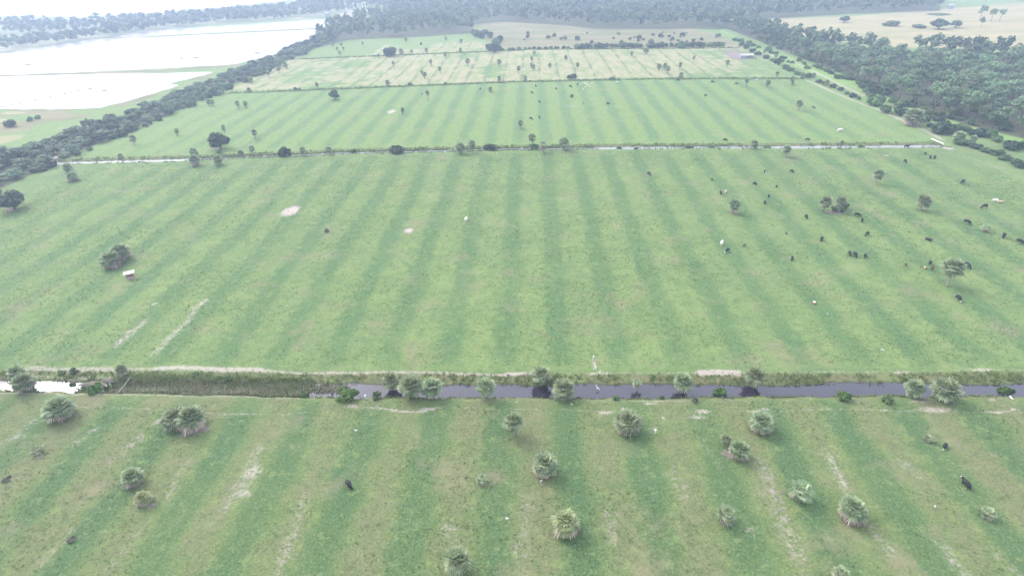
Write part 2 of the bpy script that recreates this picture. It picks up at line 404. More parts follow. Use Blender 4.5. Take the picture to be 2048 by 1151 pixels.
spath([(1929, 310), (2060, 362)], 0.2, 0.8, .6)
spath([(1518, 103), (1584, 123), (1623, 141), (1694, 176), (1730, 192)], 0.6, 1.4, .8)
spath([(1450, 151), (1600, 154)], 0.3, 1.0, .6)
spath([(445, 186), (620, 180), (1020, 164)], 0.2, 0.8, .42)
spath([(600, 316), (800, 303), (1100, 299)], 0.2, 0.8, .42)
spath([(1190, 299), (1890, 297)], 0.1, 0.8, .45)
for pl, hw, k in [([(520, 895), (500, 935), (452, 1012)], 1.0, .46), ([(610, 990), (575, 1110)], .8, .42), ([(1524, 926), (1560, 1020), (1600, 1118)], 1.2, .44), ([(1649, 901), (1680, 960), (1712, 1014)], .8, .46),
                  ([(1739, 1051), (1784, 1108)], .8, .45), ([(1799, 926), (1846, 958)], .7, .44), ([(1884, 1090), (1930, 1150)], .8, .45), ([(1344, 945), (1376, 1000)], .9, .40), ([(1214, 1010), (1226, 1080)], .8, .42),
                  ([(575, 1076), (560, 1140)], .7, .46), ([(70, 840), (0, 895)], .7, .44), ([(290, 862), (215, 930)], .8, .44), ([(200, 855), (140, 890)], .5, .45), ([(890, 1050), (910, 1085)], 1.0, .42), ([(1060, 1000), (1040, 1110)], .9, .38),
                  ([(370, 925), (330, 1000)], .8, .40), ([(280, 1060), (215, 1140)], .7, .40), ([(150, 1050), (70, 1140)], .6, .40), ([(1400, 880), (1440, 930)], .6, .38), ([(1990, 1100), (2040, 1151)], .8, .4)]:
    spath(pl, hw * .4, hw * 1.6, k + .06)
# earth under the palms that stand in bare rings
for b in [(80, 912, 12, 8), (263, 972, 18, 8), (297, 1010, 18, 9), (1470, 912, 26, 11), (1450, 905, 14, 9), (1085, 962, 8, 5), (1706, 1040, 22, 9), (1132, 1066, 22, 9), (1523, 860, 18, 8),
          (400, 856, 28, 12), (370, 868, 22, 8), (118, 838, 20, 6), (148, 1076, 14, 6), (1468, 423, 13, 5), (1860, 882, 10, 6), (1985, 1034, 12, 8), (1545, 985, 16, 8), (225, 535, 18, 6),
          (1670, 424, 24, 6), (1980, 464, 9, 4), (1845, 417, 10, 4), (963, 968, 10, 6), (913, 1150, 22, 8), (20, 418, 18, 5), (262, 556, 16, 6), (436, 295, 16, 3), (388, 330, 9, 4)]:
    sblob(*b, k=0.72, tgt='soil')
yard = pmask(X, Y, GP([(1446, 104), (1476, 103), (1512, 117), (1478, 120), (1462, 117)]), 2)
LOTS = pmask(X, Y, GP([(660, 40), (690, 20), (735, 18), (760, 12), (720, 36), (700, 42)]), 8)
farland = pmask(X, Y, GP([(-700, 60), (0, 36), (350, 34), (565, 2), (700, 0), (690, 38), (560, 40), (400, 52), (200, 82), (0, 106), (-600, 180)]), 10)
sand = np.maximum(sand, LOTS * .8)
sand = np.maximum(sand, 0.85 * pmask(X, Y, GP([(200, 84), (320, 60), (560, 44), (560, 48), (330, 68), (200, 90)]), 6))

gme = bpy.data.meshes.new('ground')
def attr_col(name, a, b, c):
    at = gme.attributes.new(name, 'FLOAT_COLOR', 'POINT')
    at.data.foreach_set('color', np.stack([a, b, c, np.ones_like(a)], 1).astype(np.float32).ravel())
gme.vertices.add(len(X)); gme.vertices.foreach_set('co', np.stack([X, Y, ZZ], 1).astype(np.float32).ravel())
gme.loops.add(gF.size); gme.loops.foreach_set('vertex_index', gF.astype(np.int32).ravel())
gme.polygons.add(len(gF)); gme.polygons.foreach_set('loop_start', np.arange(0, gF.size, 4, dtype=np.int32))
gme.polygons.foreach_set('use_smooth', np.ones(len(gF), bool))
gme.update(calc_edges=True)
nearf = np.clip((73 - Y) / 4, 0, 1)
attr_col('za', amp, dry, sand); attr_col('zb', rough, marsh, tanr); attr_col('zc', floor_, np.maximum(soil, yard * .8), bright); attr_col('zd', nearf, farland, cor)

g = NG('pasture')
P = g.pos()
sx = g.n('ShaderNodeSeparateXYZ'); g.put(sx.inputs[0], P); px_, py_ = sx.outputs[0], sx.outputs[1]
def sep(name):
    s_ = g.n('ShaderNodeSeparateColor'); g.put(s_.inputs[0], g.attr(name, 'Color')); return s_.outputs
za, zb, zc, zd = sep('za'), sep('zb'), sep('zc'), sep('zd')
nbig = g.noise(P, 0.03, 3); nmid = g.noise(P, 0.16, 4); nfine = g.noise(P, 1.3, 4, 0.65); nspk = g.noise(P, 3.2, 3, 0.7)
nlong = g.noise(P, 0.25, 3, 0.6, stretch=(1.0, 0.25, 1.0))
nbl = g.noise(P, 0.62, 3, 0.6)
warp = g.math('ADD', g.math('MULTIPLY_ADD', g.noise(P, 0.035, 2, off=(31, 7, 0)), 3.0, -1.5), g.math('MULTIPLY_ADD', nmid, 3.2, -1.6))
warp = g.math('ADD', warp, g.math('MULTIPLY_ADD', nbl, 2.4, -1.2))
phase = g.math('MULTIPLY', g.math('ADD', g.math('ADD', px_, warp), 4.8), 2 * math.pi / 9.9)
cs = g.math('COSINE', phase)
dark = g.math('MULTIPLY', g.step(cs, -0.35, 0.9), za[0])
dark = g.math('MULTIPLY', dark, g.math('MULTIPLY', g.math('MULTIPLY_ADD', nlong, 1.3, 0.25), g.math('MULTIPLY_ADD', g.noise(P, 0.055, 3, off=(3, 50, 0)), 1.3, 0.3)), clamp=True)
lime = g.mix(g.step(nmid, 0.3, 0.72), (0.126, 0.192, 0.070), (0.176, 0.240, 0.086))
lime = g.mix(g.math('MULTIPLY', g.step(nbig, 0.42, 0.7), 0.5), lime, (0.125, 0.185, 0.075))
deep = g.mix(nlong, (0.070, 0.140, 0.056), (0.098, 0.172, 0.068))
worn = g.mix(nfine, (0.15, 0.145, 0.078), (0.245, 0.205, 0.145))       # thin brown turf on the near beds
wm = g.step(g.math('ADD', g.math('MULTIPLY_ADD', nfine, .5, -.25), g.math('MULTIPLY_ADD', cs, -0.13, g.math('MULTIPLY_ADD', nbig, .5, g.math('MULTIPLY', nmid, .6)))), 0.46, 0.76)
lime = g.mix(g.math('MULTIPLY', zd[0], wm), lime, worn)
north = g.step(py_, 188.0, 200.0)                                      # the farther pasture is a fresher green
lime = g.mix(g.math('MULTIPLY', north, .7), lime, (0.182, 0.265, 0.09))
deep = g.mix(g.math('MULTIPLY', north, .85), deep, (0.112, 0.195, 0.082))
lime = g.mix(g.math('MULTIPLY', zd[0], .6), lime, (0.112, 0.148, 0.056))   # the near one is mixed darker and duller
deep = g.mix(g.math('MULTIPLY', zd[0], .6), deep, (0.060, 0.108, 0.048))
grass = g.mix(dark, lime, deep)
# tufts and thin spots
grass = g.mix(g.math('MULTIPLY', g.step(nbl, 0.50, 0.68), 0.5), grass, (0.075, 0.13, 0.05))
grass = g.mix(g.math('MULTIPLY', g.step(nbl, 0.46, 0.30), 0.40), grass, (0.215, 0.27, 0.10))
grass = g.mix(g.math('MULTIPLY', g.step(nfine, 0.50, 0.72), 0.45), grass, (0.055, 0.10, 0.042))
grass = g.mix(g.math('MULTIPLY', g.step(nspk, 0.46, 0.78), 0.50), grass, (0.27, 0.29, 0.14))
grass = g.mix(g.math('MULTIPLY', g.step(nspk, 0.47, 0.26), 0.50), grass, (0.045, 0.08, 0.035))
# brown flush
grass = g.mix(g.math('MULTIPLY', g.step(g.noise(P, 0.11, 4, 0.65, off=(9, 90, 0)), 0.52, 0.74), 0.55), grass, (0.235, 0.20, 0.13))
# edges of the other covers are broken by noise
def cover(m, k=0.6, lo=0.38, hi=0.62, n=nmid): return g.step(g.math('ADD', m, g.math('MULTIPLY_ADD', n, k, -k / 2)), lo, hi)
drycol = g.mix(g.step(nlong, 0.35, 0.7), (0.325, 0.29, 0.175), (0.20, 0.25, 0.105))
dline = g.step(g.math('COSINE', g.math('MULTIPLY', g.math('ADD', px_, g.math('MULTIPLY_ADD', nmid, 3.0, 3.3)), 2 * math.pi / 9.9)), 0.8, 0.98)
drycol = g.mix(g.math('MULTIPLY', g.math('MULTIPLY', dline, g.step(nlong, .3, .6)), 0.8), drycol, (0.11, 0.16, 0.075))
col = g.mix(cover(za[1], 0.9), grass, drycol)
col = g.mix(cover(zb[1]), col, g.mix(g.step(g.noise(P, 0.05, 4, 0.6, stretch=(.5, 1, 1)), .35, .7), (0.165, 0.172, 0.085), (0.25, 0.215, 0.13)))
col = g.mix(cover(zb[2]), col, g.mix(g.step(g.noise(P, 0.05, 4, .6, stretch=(.35, 1.2, 1)), .3, .7), (0.375, 0.315, 0.18), (0.27, 0.26, 0.135)))
roughcol = g.mix(g.step(nfine, 0.3, 0.7), (0.085, 0.115, 0.05), (0.19, 0.175, 0.09))
roughcol = g.mix(g.step(nmid, 0.5, 0.75), roughcol, (0.18, 0.235, 0.085))
col = g.mix(cover(zb[0], 0.5, 0.3, 0.6), col, roughcol)
col = g.mix(g.math('MULTIPLY', cover(zc[2]), 0.85), col, (0.20, 0.31, 0.09))
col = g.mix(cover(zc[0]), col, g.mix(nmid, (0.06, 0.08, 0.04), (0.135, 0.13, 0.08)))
col = g.mix(cover(zd[1]), col, g.mix(g.step(nbig, .4, .6), (0.14, 0.18, 0.10), (0.3, 0.3, 0.2)))
soilc = g.mix(nfine, (0.17, 0.13, 0.12), (0.30, 0.24, 0.22))
col = g.mix(cover(zc[1], 1.0, 0.4, 0.62, nfine), col, soilc)
sandc = g.mix(nspk, (0.29, 0.24, 0.20), (0.52, 0.455, 0.41))
sn = g.math('ADD', g.math('MULTIPLY', nfine, 0.5), g.math('MULTIPLY', g.noise(P, 2.6, 4, 0.75, off=(5, 3, 0)), 0.5))
col = g.mix(g.math('MULTIPLY', g.math('MULTIPLY_ADD', za[2], 0.92, 0.12, clamp=True), g.step(g.math('ADD', za[2], g.math('MULTIPLY_ADD', sn, 3.2, -1.68)), 0.20, 0.85)), col, sandc)
# steep wet mud just above the water
sz = sx.outputs[2]
col = g.mix(g.math('MULTIPLY', g.step(sz, -0.55, -0.8), 0.8), col, (0.07, 0.06, 0.05))
bh = g.math('ADD', nfine, g.math('MULTIPLY', nspk, 0.5))
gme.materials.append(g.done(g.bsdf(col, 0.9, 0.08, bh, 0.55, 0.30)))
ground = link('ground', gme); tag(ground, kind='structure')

# ------------------------------------------------------------------ water
def sheet(name, pts, z, mat):
    bm = bmesh.new(); vs = [bm.verts.new((a, b, z)) for a, b in pts]
    f = bm.faces.new(vs); f.normal_update()
    if f.normal.z < 0: f.normal_flip()
    bmesh.ops.triangulate(bm, faces=[f])
    o = link(name, bm_mesh(name, bm, mat)); tag(o, kind='structure'); return o
xs = np.arange(-250, 251, 5.0)
sheet('canal_water', [(x, float(near_n(x)) + 1.2) for x in xs] + [(x, float(near_s(x)) - 1.0) for x in xs[::-1]], WL, M['water'])
xs = np.arange(-170, 138.1, 4.0)
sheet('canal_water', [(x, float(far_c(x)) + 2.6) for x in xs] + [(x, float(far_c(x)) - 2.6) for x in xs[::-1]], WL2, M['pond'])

def scallop(pts, n, a, seed):
    """a shoreline with small spits along it"""
    r = random.Random(seed); out = []
    for (x0, y0), (x1, y1) in zip(pts[:-1], pts[1:]):
        L = math.hypot(x1 - x0, y1 - y0); k = max(2, int(L / n)); nxn, nyn = -(y1 - y0) / L, (x1 - x0) / L
        for i in range(k):
            t = i / k; o = a * (abs(math.sin(t * k * math.pi / 2)) - .5) + r.uniform(-a, a) * .4
            out.append((x0 + (x1 - x0) * t + nxn * o, y0 + (y1 - y0) * t + nyn * o))
    return out + [pts[-1]]
pond_a = scallop(GP([(-420, 180), (-150, 130), (0, 108), (68, 98), (147, 85), (219, 74)]), 14, 1.5, 1)[:-1] + \
    scallop(GP([(219, 79.5), (430, 69), (643, 58.5), (700, 51), (655, 62), (618, 86), (560, 106), (475, 129)]), 14, 1.5, 2)[:-1] + \
    scallop(GP([(475, 129), (310, 138.5), (171, 145), (0, 151), (-420, 172)]), 12, 1.6, 3)
pond_b = scallop(GP([(225, 73), (300, 62), (410, 54.5), (581, 42.5), (700, 37), (712, 42), (640, 56), (430, 66), (225, 76)]), 14, 1.0, 4)
pond_c = scallop(GP([(-420, 178), (0, 154), (171, 149), (240, 147), (318, 147), (424, 144), (422, 147)]), 12, 1.2, 5)[:-1] + \
    scallop(GP([(422, 147), (342, 168), (358, 172), (273, 198), (198, 217), (130, 219), (0, 219), (-420, 250)]), 6, 1.3, 6)
pond_d = scallop(GP([(-500, 60), (0, 33), (157, 34), (219, 32), (342, 25), (480, 12), (565, 2), (700, -22), (300, -60), (-400, -40)]), 30, 4, 8)
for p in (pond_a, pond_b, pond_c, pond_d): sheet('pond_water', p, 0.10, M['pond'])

# small mud banks that break the pond's surface
def islet(px, py, wpx, k, z=0.0, asp=.45):
    r = random.Random(k); x, y = G(px, py, z); m = mpp(px, py); a = wpx * m / 2
    bm = bmesh.new(); rings = []
    for q, (f, z) in enumerate([(1.0, 0.05), (0.7, 0.28), (0.3, 0.4)]):
        rings.append([bm.verts.new((a * f * math.cos(t) * r.uniform(.8, 1.2), a * asp * f * math.sin(t) * r.uniform(.8, 1.2), z)) for t in np.arange(0, 6.28, 6.2832 / 14)])
    for A, B in zip(rings[:-1], rings[1:]):
        for i in range(14): bm.faces.new((A[i], A[(i + 1) % 14], B[(i + 1) % 14], B[i]))
    bm.faces.new(rings[-1])
    o = link('mud_bank', bm_mesh('mud_bank', bm, M['mud'], True), loc=(x, y, z)); tag(o, kind='structure')
for k, b in enumerate([(5, 215, 10), (25, 211, 7), (41, 208, 6), (56, 205, 5), (72, 202, 6), (87, 199, 6), (102, 196, 6), (116, 193, 6), (131, 190, 6), (144, 187, 7), (157, 184, 6),
                       (181, 180, 12), (210, 183, 14), (32, 130, 7), (56, 130, 18), (363, 118, 12), (376, 114, 8), (393, 116, 16), (515, 107, 14)]): islet(*b, k)
for k, b in enumerate([(192, 780, 56), (152, 774, 22), (40, 777, 40), (222, 774, 30), (8, 772, 18)]): islet(*b, 40 + k, WL - .08, .33)

# ------------------------------------------------------------------ foliage generators (numpy)
def quads_from(C, U, W_):
    """leaf quads from centres and two half axes"""
    V = np.stack([C - U - W_, C + U - W_, C + U + W_, C - U + W_], 1).reshape(-1, 3)
    return V, np.arange(len(V), dtype=np.int32).reshape(-1, 4)
def unit(v): return v / (np.linalg.norm(v, axis=1, keepdims=True) + 1e-9)
def leaf_cloud(blobs, per, size, seed, flat=0.0, shell=0.5):
    r = np.random.default_rng(seed); Cs, Us, Ws, T = [], [], [], []
    for (c, rad) in blobs:
        n = per; d = unit(r.normal(size=(n, 3)))
        rr = shell + (1 - shell) * r.random((n, 1)) ** 0.6
        C = np.array(c) + d * rr * np.array(rad)
        nrm = unit(d * 0.9 + r.normal(size=(n, 3)) * 0.55 + np.array([0, 0, flat]))
        u = unit(np.cross(nrm, r.normal(size=(n, 3)))); v = np.cross(nrm, u)
        s = size * r.uniform(0.55, 1.3, (n, 1))
        Cs.append(C); Us.append(u * s); Ws.append(v * s * r.uniform(.45, .9, (n, 1)))
        T.append(np.clip(r.uniform(.1, .9) * .5 + r.random(n) * .5, 0, 1))
    V, F = quads_from(np.concatenate(Cs), np.concatenate(Us), np.concatenate(Ws))
    return V, F, np.concatenate(T)
def lobes(r, n, R, Rz, size, zc, lo=-0.2):
    out = []
    for i in range(n):
        a = r.uniform(0, 6.283); e = r.uniform(lo, 1.0); q = r.uniform(.45, .8)
        h = math.sqrt(max(0, 1 - e * e))
        out.append(((R * q * h * math.cos(a), R * q * h * math.sin(a), zc + Rz * q * e), (size * r.uniform(.75, 1.2),) * 2 + (size * r.uniform(.6, .95),)))
    return out

# unit palms: crown of diameter 2 centred on the origin
def fan(r, az, el, pet, blade, spread, nseg, droop, wid):
    d = np.array([math.cos(az) * math.cos(el), math.sin(az) * math.cos(el), math.sin(el)])
    s = np.array([-math.sin(az), math.cos(az), 0.0]); up = np.cross(s, d) * -1
    up = np.cross(d, s)
    base = d * pet; V = []; F = []
    V += [d * 0.06 - s * .012, d * 0.06 + s * .012, base + s * .012, base - s * .012]; F.append((0, 1, 2, 3))
    for k in range(nseg):
        f = (k / (nseg - 1) * 2 - 1); a = f * spread
        dirv = d * math.cos(a) + s * math.sin(a) + up * (0.10 * (1 - abs(f)))
        L = blade * (1 - 0.28 * abs(f)) * r.uniform(.88, 1.1)
        side = np.cross(dirv, up); side /= np.linalg.norm(side) + 1e-9
        p0 = base; p1 = base + dirv * L * .55 + np.array([0, 0, -droop * .10 * L]); p2 = base + dirv * L + np.array([0, 0, -droop * L])
        w1 = wid * L; tw = up * r.uniform(-.5, .5) * w1
        i = len(V)
        V += [p0 - side * w1 * .25, p0 + side * w1 * .25, p1 + side * w1 + tw, p1 - side * w1 - tw, p2 + side * w1 * .18, p2 - side * w1 * .18]
        F += [(i, i + 1, i + 2, i + 3), (i + 3, i + 2, i + 4, i + 5)]
    return V, F
def palm_crown(seed, n, el0, el1, pet, blade, droop, wid=0.10, mat='palm', name='crown'):
    r = random.Random(seed); VV, FF, TT = [], [], []; off = 0
    for i in range(n):
        t = (i + .5) / n
        el = math.radians(el0 + (el1 - el0) * t ** 0.9) + r.uniform(-.15, .15); az = i * 2.39996 + r.uniform(-.25, .25)
        k = r.uniform(.86, 1.08)
        k *= 1.13
        V, F = fan(r, az, el, pet * k, blade * k, math.radians(r.uniform(62, 88)), 9, droop * r.uniform(.6, 1.3), wid)
        tone = min(1, max(0, .25 + .5 * t + r.uniform(-.25, .3)))
        VV += V; FF += [tuple(a + off for a in f) for f in F]; TT += [min(1, max(0, tone + (r.uniform(-.22, .22) if q % 2 == 0 else 0))) for q in range(len(F))]; off += len(V)
    return mesh_np(name, np.array(VV), np.array(FF), [M[mat]], tone=TT)
def palm_trunk(seed):
    r = random.Random(seed); bm = bmesh.new()
    pts = []; rad = []
    bx, by = r.uniform(-.04, .04), r.uniform(-.04, .04)
    for i in range(9):
        t = i / 8; pts.append((bx * math.sin(t * 3), by * math.sin(t * 3), t)); rad.append((0.125 if i == 0 else 0.095) + (0.03 * (i % 2) if t > .5 else 0.008 * (i % 2)))
    add_tube(bm, pts, rad, 9)
    return bm_mesh('trunk', bm, M['trunk'])
PK = {
 'globe': [palm_crown(10 + i, 56, -58, 84, .44, .62, .16, .12) for i in range(3)],
 'bushy': [palm_crown(20 + i, 72, -30, 84, .48, .58, .26, 0.125) for i in range(3)],
 'sparse': [palm_crown(30 + i, 22, -30, 74, .50, .58, .28, 0.10) for i in range(3)],
 'pale': [palm_crown(40 + i, 56, -35, 84, .45, .58, .30, 0.11, 'palm_yellow') for i in range(2)],
}
DEAD = {
 'globe': [palm_crown(50 + i, 17, -82, -48, .36, .52, .25, .09, 'dead', 'dead_fronds') for i in range(3)],
 'bushy': [palm_crown(55 + i, 22, -46, -18, .50, .50, .35, .10, 'dead', 'dead_fronds') for i in range(3)],
 'sparse': [palm_crown(60 + i, 8, -75, -30, .40, .55, .30, .08, 'dead', 'dead_fronds') for i in range(3)],
 'skirt': [palm_crown(65 + i, 46, -68, -14, .46, .58, .35, .10, 'dead', 'dead_fronds') for i in range(2)],
}
TR = [palm_trunk(i) for i in range(3)]
PR = random.Random(3)
def palm(cx, cy, wpx, kind, zr, label, group, name='cabbage_palm'):
    """crown centre and width in photo pixels; zr = height of the crown centre in crown widths"""
    d = ray(cx, cy); q = wpx / FPX / -d[2]
    W = q * H / (1 + zr * q); zc = zr * W
    x, y = G(cx, cy, zc); R = W / 2
    if group == 'palms along the near canal' and cy < 790:      # rooted on the bank nearest to it
        want = (lambda a: float(near_n(a)) + .35) if cx in FARBANK else (lambda a: float(near_s(a)) - .35)
        if cx != 242:
            zs = np.linspace(.42, 1.5, 50); zr = min(zs, key=lambda t: abs(G(cx, cy, t * q * H / (1 + t * q))[1] - want(x)))
            W = q * H / (1 + zr * q); zc = zr * W; x, y = G(cx, cy, zc); R = W / 2
    gz = float(ground_z(np.array([x]), np.array([y]))[0]) - 0.03
    root = link(name, None, loc=(x, y, gz), rz=PR.uniform(0, 6.28)); tag(root, label, 'palm tree', group)
    root.rotation_euler.x = PR.uniform(-.09, .09); root.rotation_euler.y = PR.uniform(-.09, .09)
    i = PR.randrange(3); ck = {'skirt': 'bushy'}.get(kind, kind); dk = {'pale': 'bushy'}.get(kind, kind)
    hz = zc - gz
    flat = 0.92 if kind in ('globe', 'sparse') else 0.88
    link('crown', PK[ck][i % len(PK[ck])], root, (0, 0, hz), 0, (R * PR.uniform(.9, 1.08), R * PR.uniform(.9, 1.08), R * flat * PR.uniform(.85, 1.1)))
    link('dead_fronds', DEAD[dk][i % len(DEAD[dk])], root, (0, 0, hz), PR.uniform(0, 6), (R, R, R * flat))
    tr = max(0.9, 0.62 * R ** .5 + .4) if kind in ('globe', 'tall') else max(.8, R * .7)
    link('trunk', TR[i], root, (0, 0, 0), 0, (tr * 1.5, tr * 1.5, hz * 1.0))
    return root
FARBANK = (34, 778, 1083, 1275, 1366, 1511)
